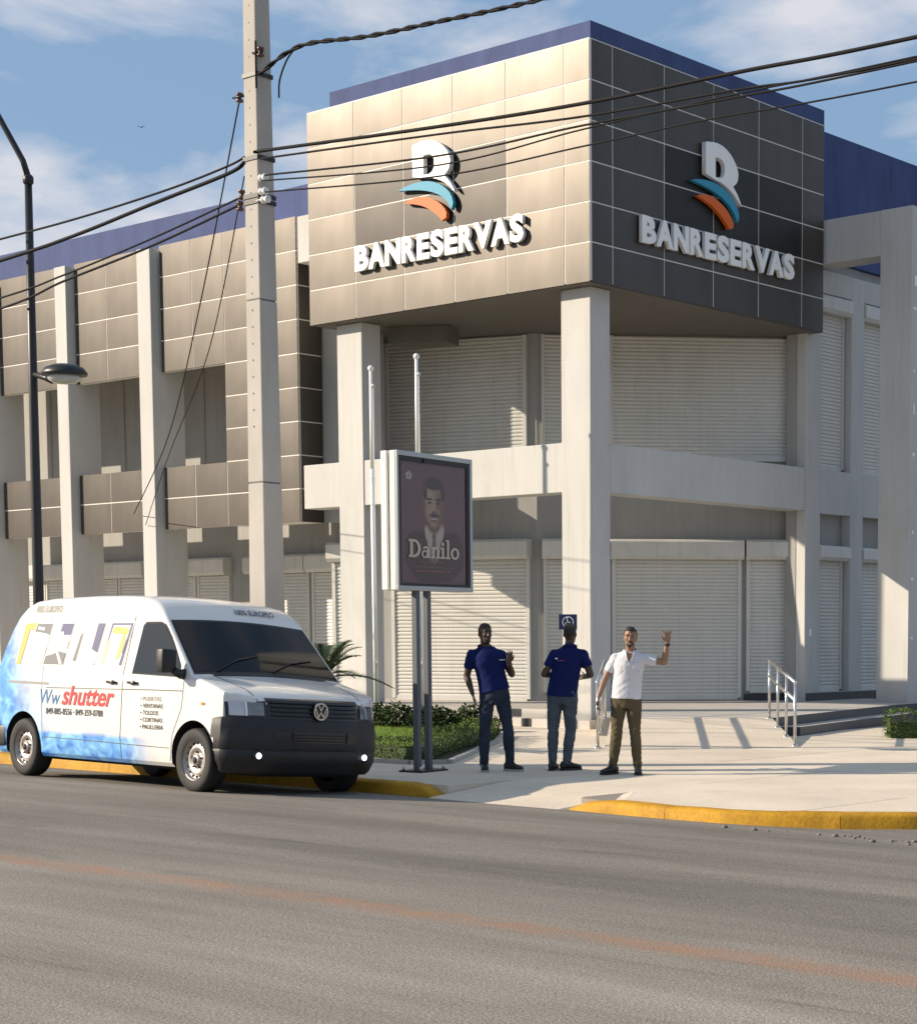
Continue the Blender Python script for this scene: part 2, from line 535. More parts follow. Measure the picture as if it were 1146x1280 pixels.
# pavement: separate cast slabs with open joints over a darker bed
KERB_R = [(8.74, -10.33), (9.47, -10.49), (10.23, -10.56), (10.91, -10.56), (11.34, -10.43), (11.93, -10.11), (12.47, -9.67),
          (13.3, -8.75), (13.95, -7.5), (14.35, -6.0), (14.5, -4.0), (14.5, 30)]
def offset_path(P, d):
    out = []
    for i, p in enumerate(P):
        a = Vector(P[max(i - 1, 0)]); b = Vector(P[min(i + 1, len(P) - 1)])
        t = (b - a).normalized()
        out.append((p[0] - t.y * d, p[1] + t.x * d))
    return out
pave = empty('pavement', (0, 0, 0)); tag(pave, kind='structure')
M['pave_bed'] = mat('joint sand', (0.24, 0.21, 0.18), 0.95)
inner = offset_path(KERB_R, 0.2)
poly_r = inner[1:] + [(8.72, 30), (8.72, -9.15)]
poly_l = [(-60, -9.97), (6.72, -9.97), (6.72, 30), (-60, 30)]
poly_m = [(6.72, -9.0), (8.72, -9.0), (8.72, 30), (6.72, 30)]
bm = bmesh.new()
add_prism(bm, [(-60, -9.95), (6.7, -9.95), (6.7, 30), (-60, 30)], -0.3, -0.012)
add_prism(bm, poly_m, -0.3, -0.012)
add_prism(bm, offset_path(KERB_R, 0.22) + [(8.72, 30), (8.72, -10.0)], -0.3, -0.012)
obj('pavement_bed', bm, M['pave_bed'], pave)
G = 0.006
def slabs(poly, xs, ys_):
    for i in range(len(xs) - 1):
        for j in range(len(ys_) - 1):
            c = clip_rect(poly, xs[i] + G, xs[i + 1] - G, ys_[j] + G, ys_[j + 1] - G)
            if c:
                bm = bmesh.new()
                add_prism(bm, c, -0.10, random.uniform(-0.002, 0.002))
                obj('slab', bm, M['concrete'], pave)
slabs(poly_l, [-24, -21, -18, -15, -12, -9, -6, -3, 0, 2.3, 4.6, 6.72], [-9.97, -7.6, -5.2, -2.6, 0.2])
slabs(poly_m, [6.72, 8.72], [-9.0, -6.6, -4.2, -1.8, 0.6, 3.0, 6])
slabs(poly_r, [8.72, 11.4, 14.6], [-10.6, -8.1, -5.6, -3.0, -0.4, 2.2, 4.8, 8, 12])
slabs([(0, 0.2), (6.72, 0.2), (6.72, 30), (0, 30)], [3.4, 6.72], [0.2, 2.8, 5.4, 8, 12])
# dropped crossing between the two kerbs
def quad_slab(pts):
    bm = bmesh.new()
    hi = [bm.verts.new(p) for p in pts]
    lo = [bm.verts.new((p[0], p[1], p[2] - 0.2)) for p in pts]
    bm.faces.new(hi); bm.faces.new(lo[::-1])
    n = len(pts)
    for i in range(n):
        bm.faces.new((lo[i], lo[(i + 1) % n], hi[(i + 1) % n], hi[i]))
    bmesh.ops.recalc_face_normals(bm, faces=bm.faces[:])
    return obj('slab', bm, M['concrete'], pave)
quad_slab([(6.73, -10.28, RZ + .012), (8.72, -10.42, RZ + .012), (8.71, -9.01, 0), (6.73, -9.01, 0)])
quad_slab([(8.72, -10.40, RZ + .012), (9.0, -10.20, RZ + .09), (inner[1][0] - .01, inner[1][1], -.002), (8.72, -9.17, -.002)])

def sweep_kerb(path, name, end0=True, end1=False, seg_len=1.5):
    """kerb stones along a path of the road-side foot; the top is rounded"""
    P = [Vector((p[0], p[1])) for p in path]
    fine = [P[0]]
    for a, b in zip(P, P[1:]):
        k = max(1, int((b - a).length / 0.25))
        for i in range(1, k + 1): fine.append(a.lerp(b, i / k))
    root = empty(name, (0, 0, 0)); tag(root, kind='structure')
    prof = [(0.0, -0.22), (0.012, -0.02), (0.03, 0.006), (0.06, 0.018), (0.185, 0.018), (0.2, 0.006), (0.2, -0.22)]
    groups, cur, ln = [], [fine[0]], 0
    for a, b in zip(fine, fine[1:]):
        cur.append(b); ln += (b - a).length
        if ln >= seg_len: groups.append(cur); cur = [b]; ln = 0
    if len(cur) > 1: groups.append(cur)
    for gi, g in enumerate(groups):
        bm = bmesh.new(); rings = []
        for i, p in enumerate(g):
            a, b = g[max(i - 1, 0)], g[min(i + 1, len(g) - 1)]
            t = (b - a).normalized(); nrm = Vector((-t.y, t.x))
            sh = 0.004 if i == 0 else (-0.004 if i == len(g) - 1 else 0)
            q = p + t * sh
            first = end0 and gi == 0 and i == 0
            last = end1 and gi == len(groups) - 1 and i == len(g) - 1
            k = 0.35 if (first or last) else (0.88 if ((end0 and gi == 0 and i == 1) or (end1 and gi == len(groups) - 1 and i == len(g) - 2)) else 1)
            rings.append([bm.verts.new((q.x + nrm.x * u, q.y + nrm.y * u, RZ - 0.06 + (z - RZ + 0.06) * k if z > -0.2 else z)) for u, z in prof])
        for a, b in zip(rings, rings[1:]):
            for k in range(len(prof) - 1): bm.faces.new((a[k], b[k], b[k + 1], a[k + 1]))
        bm.faces.new(rings[0]); bm.faces.new(rings[-1][::-1])
        for v in bm.verts: v.co += Vector((0, 0, 1)) * .010 * noise.noise(v.co * 2.1) + Vector((noise.noise(v.co * 6), noise.noise(v.co * 6 + Vector((9, 0, 0))), noise.noise(v.co * 6 + Vector((0, 7, 0))))) * .006
        bmesh.ops.recalc_face_normals(bm, faces=bm.faces[:])
        obj('kerb_stone', bm, M['kerb'], root, smooth=True, angle=radians(35))
sweep_kerb([(-40, -10.17), (6.72, -10.17)], 'kerb', end0=False, end1=True)
sweep_kerb(KERB_R[:11] + [(14.5, 14)], 'kerb', end0=True)

# rubble of broken asphalt by the right kerb
bm = bmesh.new()
for i in range(26):
    x = random.gauss(12.6, 0.45); y = random.gauss(-11.05, 0.12)
    s = random.uniform(0.008, 0.035)
    add_ball(bm, (x, y, road_z(y) + s * .3), (s, s * random.uniform(.6, 1), s * .6), 6, 4)
tag(obj('gravel', bm, mat('loose gravel', (0.17, 0.155, 0.14), 0.9, var=0.3, scale=20)), kind='stuff')

# raised entrance terrace, its steps and ramp
plat = empty('terrace', (0, 0, 0)); tag(plat, kind='structure')
bm = bmesh.new()
add_prism(bm, [(-30, .45), (-.1, .45), (1.38, -1.42), (1.53, -1.29), (2.5, -.50), (2.0, 9), (-30, 9)], -0.05, 0.30)
obj('upper_step', bm, M['step'], plat)
bm = bmesh.new()
add_prism(bm, [(-30, .08), (-.12, .08), (-.10, .447), (-30, .447)], -0.05, 0.15)
obj('lower_step', bm, M['step'], plat)
def dark_riser_step(pts, z):
    bm = bmesh.new()
    add_prism(bm, pts, -0.05, z)
    bm.normal_update()
    for f in bm.faces: f.material_index = 0 if f.normal.z > .5 else 1
    obj('upper_step' if z > .2 else 'lower_step', bm, [M['step'], M['tile_dark']], plat)
dark_riser_step([(2.503, -.502), (3.62, .40), (3.25, 1.9), (2.1, 6.6), (2.1, 9), (2.003, 9)], .297)
dark_riser_step([(3.64, .37), (3.98, .60), (3.60, 2.05), (2.45, 6.7), (2.45, 9), (2.104, 9), (2.104, 6.602), (3.254, 1.903), (3.63, .40)], .148)
# ramp
R0, R1, R2, R3 = Vector((3.95, -4.21, 0.0)), Vector((5.72, -1.90, 0.0)), Vector((3.58, .36, 0.297)), Vector((1.55, -1.28, 0.297))
def on_ramp(a, b, dz=0.004):
    return (R0 + (R1 - R0) * a) * (1 - b) + (R3 + (R2 - R3) * a) * b + Vector((0, 0, dz))
bm = bmesh.new()
NR = 10
top = [[bm.verts.new(on_ramp(i / NR, j / NR)) for i in range(NR + 1)] for j in range(NR + 1)]
for j in range(NR):
    for i in range(NR): bm.faces.new((top[j][i], top[j][i + 1], top[j + 1][i + 1], top[j + 1][i]))
for i_ in (0, NR):
    lo = [bm.verts.new((top[j][i_].co.x, top[j][i_].co.y, -.05)) for j in range(NR + 1)]
    for j in range(NR):
        f = bm.faces.new((top[j][i_], top[j + 1][i_], lo[j + 1], lo[j])); f.material_index = 1
bmesh.ops.recalc_face_normals(bm, faces=bm.faces[:])
bm.normal_update()
obj('ramp', bm, [M['concrete'], M['tile_dark']], plat)
for px_, py_, pz0, pz1 in ((-2.35, .447, .155, .298), (-1.75, .077, .004, .148)):
    box('riser_tile', px_, px_ + .24, py_ - .004, py_ + .05, pz0, pz1, M['tile_dark'], plat)

# ------------------------------------------------------------------ bank building
bank = empty('bank_building', (0, 0, 0), label='two-storey corner bank clad in brown metal panels over white pillars and closed shutters', cat='building')
cache = {}
def panel(name, x0, x1, y0, y1, z0, z1, m, parent=bank):
    """plain panel; alike sizes share mesh data"""
    key = (name, round(x1 - x0, 3), round(y1 - y0, 3), round(z1 - z0, 3), m.name)
    if key not in cache:
        W_, D_, H_ = x1 - x0, y1 - y0, z1 - z0
        vv, ff = [], []
        front = W_ > D_                                   # which way the face looks: -y, or +x
        L_ = W_ if front else D_
        nu, nv = 5, 5
        for j in range(nv + 1):
            for i in range(nu + 1):
                u, v = i / nu, j / nv
                d = .0036 * (1 - (2 * u - 1) ** 4) * (1 - (2 * v - 1) ** 2)
                vv.append((u * L_, -d, v * H_) if front else (W_ + d, u * L_, v * H_))
        for j in range(nv):
            for i in range(nu):
                k = j * (nu + 1) + i
                ff.append((k, k + 1, k + nu + 2, k + nu + 1))
        k0 = len(vv)
        rim = [0, nu, (nu + 1) * (nv + 1) - 1, (nu + 1) * nv]
        for r_ in rim:
            p = vv[r_]
            vv.append((p[0], D_, p[2]) if front else (0, p[1], p[2]))
        for q in range(4): ff.append((rim[(q + 1) % 4], rim[q], k0 + q, k0 + (q + 1) % 4))
        me = bpy.data.meshes.new(name); me.from_pydata(vv, [], ff); me.materials.append(m)
        for p in me.polygons: p.use_smooth = True
        me.update(); me.set_sharp_from_angle(angle=radians(40))
        cache[key] = me
    o = bpy.data.objects.new(name, cache[key])
    o.location = (x0, y0, z0)
    return link(o, parent)
J = 0.012
def clad_front(xs, zs, y, skip=None, dark=None, th=0.04):
    for i in range(len(xs) - 1):
        for j in range(len(zs) - 1):
            if skip and skip(i, j): continue
            m = M['clad_dark'] if dark and dark(i, j) else M['clad']
            dy = random.uniform(0, 0.004)
            dy *= .4
            panel('cladding_panel', xs[i] + J, xs[i + 1] - J, y + dy, y + dy + th, zs[j] + J, zs[j + 1] - J, m)
def clad_side(ys_, zs, x, dark=None, th=0.04):
    for i in range(len(ys_) - 1):
        for j in range(len(zs) - 1):
            m = M['clad_dark'] if dark and dark(i, j) else M['clad']
            dx = random.uniform(0, 0.0016)
            panel('cladding_panel', x - dx - th, x - dx, ys_[i] + J, ys_[i + 1] - J, zs[j] + J, zs[j + 1] - J, m)

ZB, ZT = 7.62, 11.64
zr = [ZB + .67 * k for k in range(7)]
# the projecting corner volume
clad_front([-7.27, -5.93, -4.59, -3.27, -1.955, -.58, 0.0], zr, 0.0, dark=lambda i, j: i in (1, 2, 3) and j in (2, 3))
clad_side([.045, .595, 1.995, 3.42, 4.816, 6.246, 6.99], zr, 0.0, dark=lambda i, j: i in (2, 3, 4) and j in (2, 3))
clad_side([.045, 1.4, 2.8, 4.2, 5.6, 6.99], zr, -7.235)
bm = bmesh.new()
add_box(bm, -7.255, -.007, .007, 6.982, ZB + .033, ZT + .008)
obj('cladding_backing', bm, M['joint'], bank)
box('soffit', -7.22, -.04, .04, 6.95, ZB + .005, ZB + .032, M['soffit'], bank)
bm = bmesh.new()
add_box(bm, -6.62, -.004, .03, 6.98, ZT + .012, 11.93)
obj('parapet', bm, M['blue'], bank)
# dark soffit beam hung below the corner volume
bm = bmesh.new()
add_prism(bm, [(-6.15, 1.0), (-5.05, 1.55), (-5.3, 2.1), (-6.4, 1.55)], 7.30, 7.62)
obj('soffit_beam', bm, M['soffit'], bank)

# corner pillars and cross beams
BEV = 0.012
box('pillar', -.95, -.27, .30, .82, -.02, 7.62, M['paint'], bank, BEV)
box('pillar', -6.83, -6.12, .30, .78, -.02, 7.62, M['paint'], bank, BEV)
for x0, x1, y0, y1 in ((-.955, -.265, .295, .825), (-6.835, -6.115, .295, .785)):
    box('pillar_base', x0 - .012, x1 + .012, y0 - .012, y1 + .012, -.02, 0.085, M['tile_dark'], bank)
box('beam', -7.9, -6.833, .32, .76, 4.14, 5.0, M['paint'], bank, BEV)
box('beam', -6.117, -.953, .32, .76, 4.14, 5.0, M['paint'], bank, BEV)
box('beam', -.76, -.275, .823, 6.78, 4.13, 4.98, M['paint'], bank, BEV)
box('beam', -6.75, -6.2, .783, 2.2, 4.14, 5.0, M['paint'], bank, BEV)
box('beam', -7.95, -7.28, .30, .75, 8.95, 9.85, M['paint'], bank, BEV)

# recessed faceted wall behind the pillars
FA, FF, FB = Vector((-8.95, 1.90)), Vector((-4.45, 3.40)), Vector((-.75, 7.1))
YB = 3.1                                             # back wall of the left wing
bm = bmesh.new()
add_prism(bm, [FA, FF, FB, (-.75, 9), (-40, 9), (-40, YB), (-8.95, YB)], 0.29, 9.9)
obj('wall', bm, M['wall'], bank)
SL_P = 0.075
def shutter(P, t, s0, s1, z0, z1, zbox=None, frame=True, sub=bank, box_h=.36):
    """roller shutter on a wall line: P start, t direction (2-D unit), outside is to the right of t"""
    n = Vector((t.y, -t.x))
    def q(s, d, z): return (P.x + t.x * s + n.x * d, P.y + t.y * s + n.y * d, z)
    def plank(bm, a0, a1, d0, d1, c0, c1):
        v = [bm.verts.new(q(s, d, z)) for z in (c0, c1) for s, d in ((a0, d0), (a1, d0), (a1, d1), (a0, d1))]
        for f in ((0, 1, 2, 3), (7, 6, 5, 4), (0, 4, 5, 1), (1, 5, 6, 2), (2, 6, 7, 3), (3, 7, 4, 0)): bm.faces.new([v[i] for i in f])
    bm = bmesh.new()
    zt = zbox[0] if zbox else z1
    prev = None
    z = z0
    while z < zt - 1e-6:
        h = min(SL_P, zt - z)
        jit = random.uniform(-.0025, .0025)
        prof = [(.030, z), (.050, z + .012), (.052, z + h * .55), (.044, z + h * .86), (.030, z + h - .004)]
        for d, zz in prof:
            cur = [bm.verts.new(q(s0 + .05, d + jit, zz)), bm.verts.new(q(s1 - .05, d + jit * .4, zz + jit * .8))]
            if prev: bm.faces.new((prev[0], prev[1], cur[1], cur[0]))
            prev = cur
        z += h
    bmesh.ops.recalc_face_normals(bm, faces=bm.faces[:])
    bm.normal_update()
    if bm.faces and bm.faces[len(bm.faces) // 2].normal.xy.dot(n) < 0:
        bmesh.ops.reverse_faces(bm, faces=bm.faces[:])
    tag(obj('shutter_slats', bm, M['shutter'], sub), kind='stuff')
    bm = bmesh.new(); plank(bm, s0, s0 + .075, .0, .075, z0 - .02, zt); bmesh.ops.recalc_face_normals(bm, faces=bm.faces[:])
    obj('guide_rail', bm, M['shutter_box'], sub)
    bm = bmesh.new(); plank(bm, s1 - .075, s1, .0, .075, z0 - .02, zt); bmesh.ops.recalc_face_normals(bm, faces=bm.faces[:])
    obj('guide_rail', bm, M['shutter_box'], sub)
    bm = bmesh.new(); plank(bm, s0 + .076, s1 - .076, .02, .062, z0 - .06, z0 + .03); bmesh.ops.recalc_face_normals(bm, faces=bm.faces[:])
    obj('bottom_rail', bm, M['shutter_box'], sub)
    if zbox:
        bm = bmesh.new()
        prof = [(0, zbox[0]), (.22, zbox[0]), (.27, zbox[0] + .07), (.27, zbox[1] - .05), (.22, zbox[1]), (0, zbox[1])]
        a = [bm.verts.new(q(s0 - .03, d, z)) for d, z in prof]; b = [bm.verts.new(q(s1 + .03, d, z)) for d, z in prof]
        for i in range(6): bm.faces.new((a[i], b[i], b[(i + 1) % 6], a[(i + 1) % 6]))
        bm.faces.new(a); bm.faces.new(b[::-1])
        bmesh.ops.recalc_face_normals(bm, faces=bm.faces[:])
        obj('shutter_box', bm, M['shutter_box'], sub)
tA = (FF - FA).normalized(); tB = (FB - FF).normalized()
shutter(FA, tA, 1.45, 4.60, .36, 3.5, (3.16, 3.56))
shutter(FA, tA, 1.35, 4.55, 4.85, 7.60)
shutter(FF, tB, .12, 1.35, .50, 3.5, (3.16, 3.56))
shutter(FF, tB, 1.50, 4.14, .38, 3.5, (3.16, 3.56))
shutter(FF, tB, 4.24, 5.16, .52, 3.5, (3.16, 3.56))
shutter(FF, tB, .10, 1.32, 4.85, 7.60)
shutter(FF, tB, 1.46, 5.18, 5.20, 7.60)
shutter(FA, tA, .05, .85, .36, 3.5, (3.16, 3.56))
bm = bmesh.new()
nB = Vector((tB.y, -tB.x)); pB = FF + tB * 4.24
v_ = [FF + tB * 4.2 + nB * .012, FF + tB * 5.26 + nB * .012, FF + tB * 5.26 + nB * .0, FF + tB * 4.2]
add_prism(bm, v_, .305, .44)
obj('skirting', bm, M['tile_dark'], bank)

# side wing seen past the corner: piers, bands and narrow shutters
X2 = -.27
W2 = [(6.80, 7.32), (8.42, 8.90), (10.0, 10.5), (11.6, 12.1), (13.2, 13.7), (14.8, 15.3)]
bm = bmesh.new()
add_prism(bm, [(-.52, 7.0), (-.52, 30), (-20, 30), (-20, 9.05), (-.52, 9.05)], .0, 9.2)
obj('wall', bm, M['wall'], bank)
box('wall', -.74, -.50, 6.79, 9.04, .29, 9.2, M['wall'], bank)
for a, b in W2:
    box('pier', -.5, X2, a, b, .29, 8.95, M['paint'], bank, BEV)
for (a, b), (c, d) in zip(W2, W2[1:]):
    box('beam', -.5, X2 - .003, b + .001, c - .001, 4.10, 4.98, M['paint'], bank)
    box('sill', -.5, X2 - .02, b + .001, c - .001, .29, .47, M['paint'], bank)
    box('spandrel', -.5, X2 - .004, b + .001, c - .001, 8.50, 8.95, M['paint'], bank)
    P = Vector((-.5, b)); t = Vector((0, 1))
    shutter(P, t, .03, c - b - .03, .53, 3.4, (3.16, 3.46))
    shutter(P, t, .03, c - b - .03, 5.06, 8.2, (8.14, 8.48))
bm = bmesh.new(); add_box(bm, -.95, -.42, 6.99, 30, 9.21, 11.72); obj('parapet', bm, M['blue'], bank)
box('skirting', -.262, -.25, 6.85, 15, .29, .46, M['tile_dark'], bank)
box('light_switch', -.269, -.255, 6.95, 7.02, 1.62, 1.76, M['white'], bank)

# white portal frame standing out from the side wing
PY = 7.12
box('portal_pillar', 1.24, 1.97, PY, PY + .9, .0, 9.86, M['paint'], bank, BEV)
box('portal_beam', -.265, 1.237, PY + .003, PY + .6, 9.0, 9.855, M['paint'], bank, BEV)
box('portal_pillar_base', 1.225, 1.985, PY - .012, PY + .92, .0, .10, M['tile_dark'], bank)
bm = bmesh.new()
for z, h in ((8.35, .20), (7.9, .05), (6.7, .06), (5.9, .22), (5.1, .07), (3.6, .07), (2.7, .06), (1.55, .05)):
    add_box(bm, 1.972, 1.979, PY + .05 + random.random() * .05, PY + .12 + random.random() * .06, z, z + h)
tag(obj('white_spots', bm, M['white'], bank), kind='stuff')  # small white spots up the pillar's right side

# long wing on the left: white fins, metal screen with openings
YW, YF = .76, .57
zw = [3.93 + .678 * k for k in range(10)]
FINS = [(-13.65, -13.18), (-16.80, -16.36), (-19.95, -19.5), (-23.1, -22.65)]
for a, b in FINS:
    box('fin_pillar', a, b, YF, 1.40, -.02, 9.98, M['paint'], bank, BEV)
low = lambda i, j: False
def bay(x_edges, full_cols):
    cols = len(x_edges) - 1
    clad_front(x_edges, zw, YW, skip=lambda i, j: (2 <= j <= 4) and i < cols - full_cols)
bay([-13.10, -11.99, -10.90, -9.77, -8.56], 2)
bay([-16.30, -15.10, -13.70], 0)
bay([-19.45, -18.06, -16.85], 0)
bay([-22.6, -21.2, -20.0], 0)
clad_side([.805, 1.40], zw, -8.56)
for x0, x1, full in ((-13.12, -8.6, -10.90), (-16.3, -13.68, None), (-19.45, -16.83, None), (-22.6, -19.98, None)):
    xr = x1 if full is None else full
    box('cladding_backing', x0 + .02, xr, YW + .007, YW + .16, zw[5] + .012, zw[9] - .012, M['joint'], bank)
    box('cladding_backing', x0 + .02, xr, YW + .007, YW + .16, zw[0] + .012, zw[2] - .012, M['joint'], bank)
    if full is not None:
        box('cladding_backing', full + .001, x1 + .028, YW + .007, 1.38, zw[0] + .012, zw[9] - .012, M['joint'], bank)
box('wall', -8.53, -6.90, 1.40, 1.58, 3.95, 9.85, M['wall'], bank)  # wing end wall; its hidden right end is sized to shade the upper shutter
box('roof_slab', -40, -7.3, .95, 9, 9.3, 9.9, M['wall'], bank)
bm = bmesh.new(); add_box(bm, -42, -7.3, 1.41, 6.5, 9.91, 10.83); obj('parapet', bm, M['blue'], bank)
for (a, b), x1 in zip(FINS, (-8.7, -13.75, -16.9, -20.05)):
    L_ = x1 - b
    shutter(Vector((b, YB)), Vector((1, 0)), .1, L_ * .48, .4, 3.4, (3.02, 3.42))
    shutter(Vector((b, YB)), Vector((1, 0)), L_ * .5, L_ - .1, .4, 3.4, (3.02, 3.42))
    if x1 < -9:
        box('window_mullion', b + L_ * .62, b + L_ * .62 + .04, YB - .03, YB, 4.7, 8.2, M['wall'], bank)

# ------------------------------------------------------------------ wall signs
LOGO = {
 'B': [(3.027, 10.524), (3.26, 10.560), (3.379, 10.562), (3.52, 10.545), (3.63, 10.51), (3.75, 10.45), (3.842, 10.38), (3.93, 10.29), (3.984, 10.20), (4.005, 10.12), (3.995, 10.04),
       (3.965, 9.97), (3.91, 9.92), (3.845, 9.875), (3.92, 9.81), (3.99, 9.74), (4.05, 9.66), (4.09, 9.60), (4.104, 9.559), (4.03, 9.62), (3.953, 9.679), (3.86, 9.745), (3.761, 9.795), (3.66, 9.835), (3.549, 9.869), (3.45, 9.89), (3.339, 9.90), (3.029, 9.963)],
 'H': [(3.317, 10.305), (3.442, 10.309), (3.51, 10.29), (3.56, 10.25), (3.59, 10.20), (3.598, 10.14), (3.59, 10.07), (3.565, 10.02), (3.527, 9.982), (3.456, 9.955), (3.318, 9.955)],
 'T': [(2.622, 9.777), (2.75, 9.81), (2.886, 9.835), (3.03, 9.85), (3.174, 9.855), (3.30, 9.85), (3.423, 9.835), (3.55, 9.805), (3.676, 9.76), (3.79, 9.70), (3.889, 9.63), (3.965, 9.56), (4.019, 9.48), (4.054, 9.38), (4.04, 9.31), (3.998, 9.252),
       (3.97, 9.32), (3.912, 9.394), (3.84, 9.46), (3.762, 9.519), (3.66, 9.57), (3.55, 9.617), (3.43, 9.655), (3.299, 9.687), (3.18, 9.71), (3.05, 9.73), (2.93, 9.745), (2.805, 9.757)],
 'O': [(2.785, 9.533), (2.92, 9.572), (3.051, 9.592), (3.18, 9.592), (3.299, 9.575), (3.43, 9.54), (3.55, 9.497), (3.66, 9.44), (3.763, 9.364), (3.84, 9.29), (3.885, 9.21), (3.87, 9.13), (3.755, 9.091),
       (3.71, 9.145), (3.636, 9.206), (3.56, 9.26), (3.467, 9.318), (3.37, 9.37), (3.258, 9.419), (3.16, 9.45), (3.051, 9.477), (2.94, 9.50), (2.887, 9.51)],
}
def logo_piece(name, pts, hole, to3, d0, d1, m, parent):
    """raised logo piece; to3(u, v, d) puts logo coordinates on the wall"""
    c = bpy.data.curves.new('piece', 'CURVE')
    c.dimensions = '2D'; c.fill_mode = 'BOTH'; c.extrude = (d1 - d0) / 2
    for P in [pts] + ([hole] if hole else []):
        s = c.splines.new('POLY'); s.points.add(len(P) - 1); s.use_cyclic_u = True
        for p, q in zip(s.points, P): p.co = (q[0], q[1], 0, 1)
    o = bpy.data.objects.new('piece', c); COL.objects.link(o)
    bpy.context.view_layer.update()
    me = bpy.data.meshes.new_from_object(o.evaluated_get(bpy.context.evaluated_depsgraph_get()))
    bpy.data.objects.remove(o); bpy.data.curves.remove(c)
    for v in me.vertices: v.co = to3(v.co.x, v.co.y, (d0 + d1) / 2 + v.co.z)
    me.materials.clear(); me.materials.append(m)
    return link(bpy.data.objects.new(name, me), parent)

def wall_sign(label, to3, ux, nn, text_u0, text_u1, base_z, cap):
    root = empty('wall_sign', to3((text_u0 + text_u1) / 2, base_z, 0), label=label, cat='sign')
    loc = root.location.copy()
    kids = []
    kids.append(logo_piece('logo_initial', LOGO['B'], LOGO['H'], to3, .03, .125, M['white'], None))
    kids.append(logo_piece('logo_wave', LOGO['T'], None, to3, .03, .11, M['teal'], None))
    kids.append(logo_piece('logo_wave', LOGO['O'], None, to3, .03, .11, M['orange'], None))
    word = 'BANRESERVAS'
    adv = {'B': 1.0, 'A': 1.06, 'N': 1.1, 'R': 1.0, 'E': .88, 'S': .90, 'V': 1.04}
    tot = sum(adv[c] for c in word)
    u = text_u0
    for c in word:
        w = adv[c] / tot * (text_u1 - text_u0)
        g = .017 if c not in 'AV' else -.010
        p = to3(u + g, base_z, .065)
        kids.append(text_obj('letter', c, M['white'], None, p, ux, (0, 0, 1), w - 2 * g, cap * (1.03 if c == 'S' else 1), extrude=.035, bold=.048))
        u += w
    for k in kids:
        k.parent = root
        for v in k.data.vertices: v.co = v.co - loc
wall_sign('large raised white bank lettering and logo on the sunlit left face of the corner', lambda u, v, d: Vector((u - 7.227, -d, v)), (1, 0, 0), (0, -1, 0), -5.85 + 7.227, -1.44 + 7.227, 8.47, .47)
wall_sign('raised bank lettering and logo on the shaded dark right face of the corner', lambda u, v, d: Vector((d, u, v)), (0, 1, 0), (1, 0, 0), 1.24, 5.87, 8.47, .47)

# ------------------------------------------------------------------ street furniture
# concrete utility pole
up_ = empty('utility_pole', (2.86, -9.30, -.02), label='tapered square concrete utility pole behind the parked van', cat='utility pole')
def taper_box(name, h0, h1, z0, z1, m, parent):
    bm = bmesh.new()
    lo = [bm.verts.new((x * h0, y * h0, z0)) for x, y in ((-1, -1), (1, -1), (1, 1), (-1, 1))]
    hi = [bm.verts.new((x * h1, y * h1, z1)) for x, y in ((-1, -1), (1, -1), (1, 1), (-1, 1))]
    bm.faces.new(lo[::-1]); bm.faces.new(hi)
    for i in range(4): bm.faces.new((lo[i], lo[(i + 1) % 4], hi[(i + 1) % 4], hi[i]))
    bmesh.ops.bevel(bm, geom=bm.edges[:], offset=.012, segments=2, profile=.5, affect='EDGES')
    return obj(name, bm, m, parent)
def ph(z): return 0.165 - z / 9.2 * 0.052
zj = [0, 3.52, 5.72, 9.6]
for a, b in zip(zj, zj[1:]): taper_box('shaft', ph(a), ph(b), a + .008, b - .008, M['pole_c'], up_)
taper_box('core', ph(0) - .012, ph(9.5) - .012, 0.01, 9.55, M['grey_post'], up_)
def band(z, h=.05):
    k = ph(z) + .008
    bm = bmesh.new()
    for x0, x1, y0, y1 in ((-k - .006, k + .006, -k - .006, -k), (-k - .006, k + .006, k, k + .006), (-k - .006, -k, -k, k), (k, k + .006, -k, k)):
        add_box(bm, x0, x1, y0, y1, z, z + h)
    return obj('clamp_band', bm, M['black_metal'], up_)
for z in (7.38, 6.93, 6.86, 8.36): band(z)
def spool(x, y, z, m, ax='z'):
    bm = bmesh.new()
    add_lathe(bm, [(.02, -.06), (.045, -.05), (.045, -.03), (.026, -.015), (.026, .015), (.045, .03), (.045, .05), (.02, .06)], ax, (x, y, z), 12)
    obj('insulator', bm, m, up_)
for x, y, z, m in ((.20, -.1, 7.15, M['porcelain_w']), (.20, -.1, 6.99, M['porcelain_w']), (-.19, -.12, 7.0, M['porcelain']), (-.20, -.14, 6.86, M['porcelain']),
                   (.26, -.12, 6.88, M['porcelain_w']), (.19, -.1, 8.62, M['porcelain']), (-.22, -.1, 8.16, M['porcelain'])):
    spool(x, y, z, m, 'x' if m is M['porcelain_w'] else 'z')
tube('bracket', [(-.30, -.14, 8.16), (-.12, -.12, 8.16)], .014, M['black_metal'], up_)
tube('bracket', [(.10, -.13, 6.88), (.34, -.12, 6.90)], .016, M['galv'], up_)
tube('bracket', [(.08, -.13, 8.62), (.24, -.1, 8.62)], .014, M['black_metal'], up_)
tube('conduit', [(.15, -.14, 8.2), (.15, -.14, 8.75)], .012, M['cable'], up_, 6)
bm = bmesh.new()
for i in range(26):
    z = 4.2 + i * .2
    add_lathe(bm, [(.013, -.004), (.013, .004)], 'y', (-.02 + random.random() * .01, -ph(z) - .001, z), 8)
tag(obj('step_holes', bm, M['grey_post'], up_), kind='stuff')

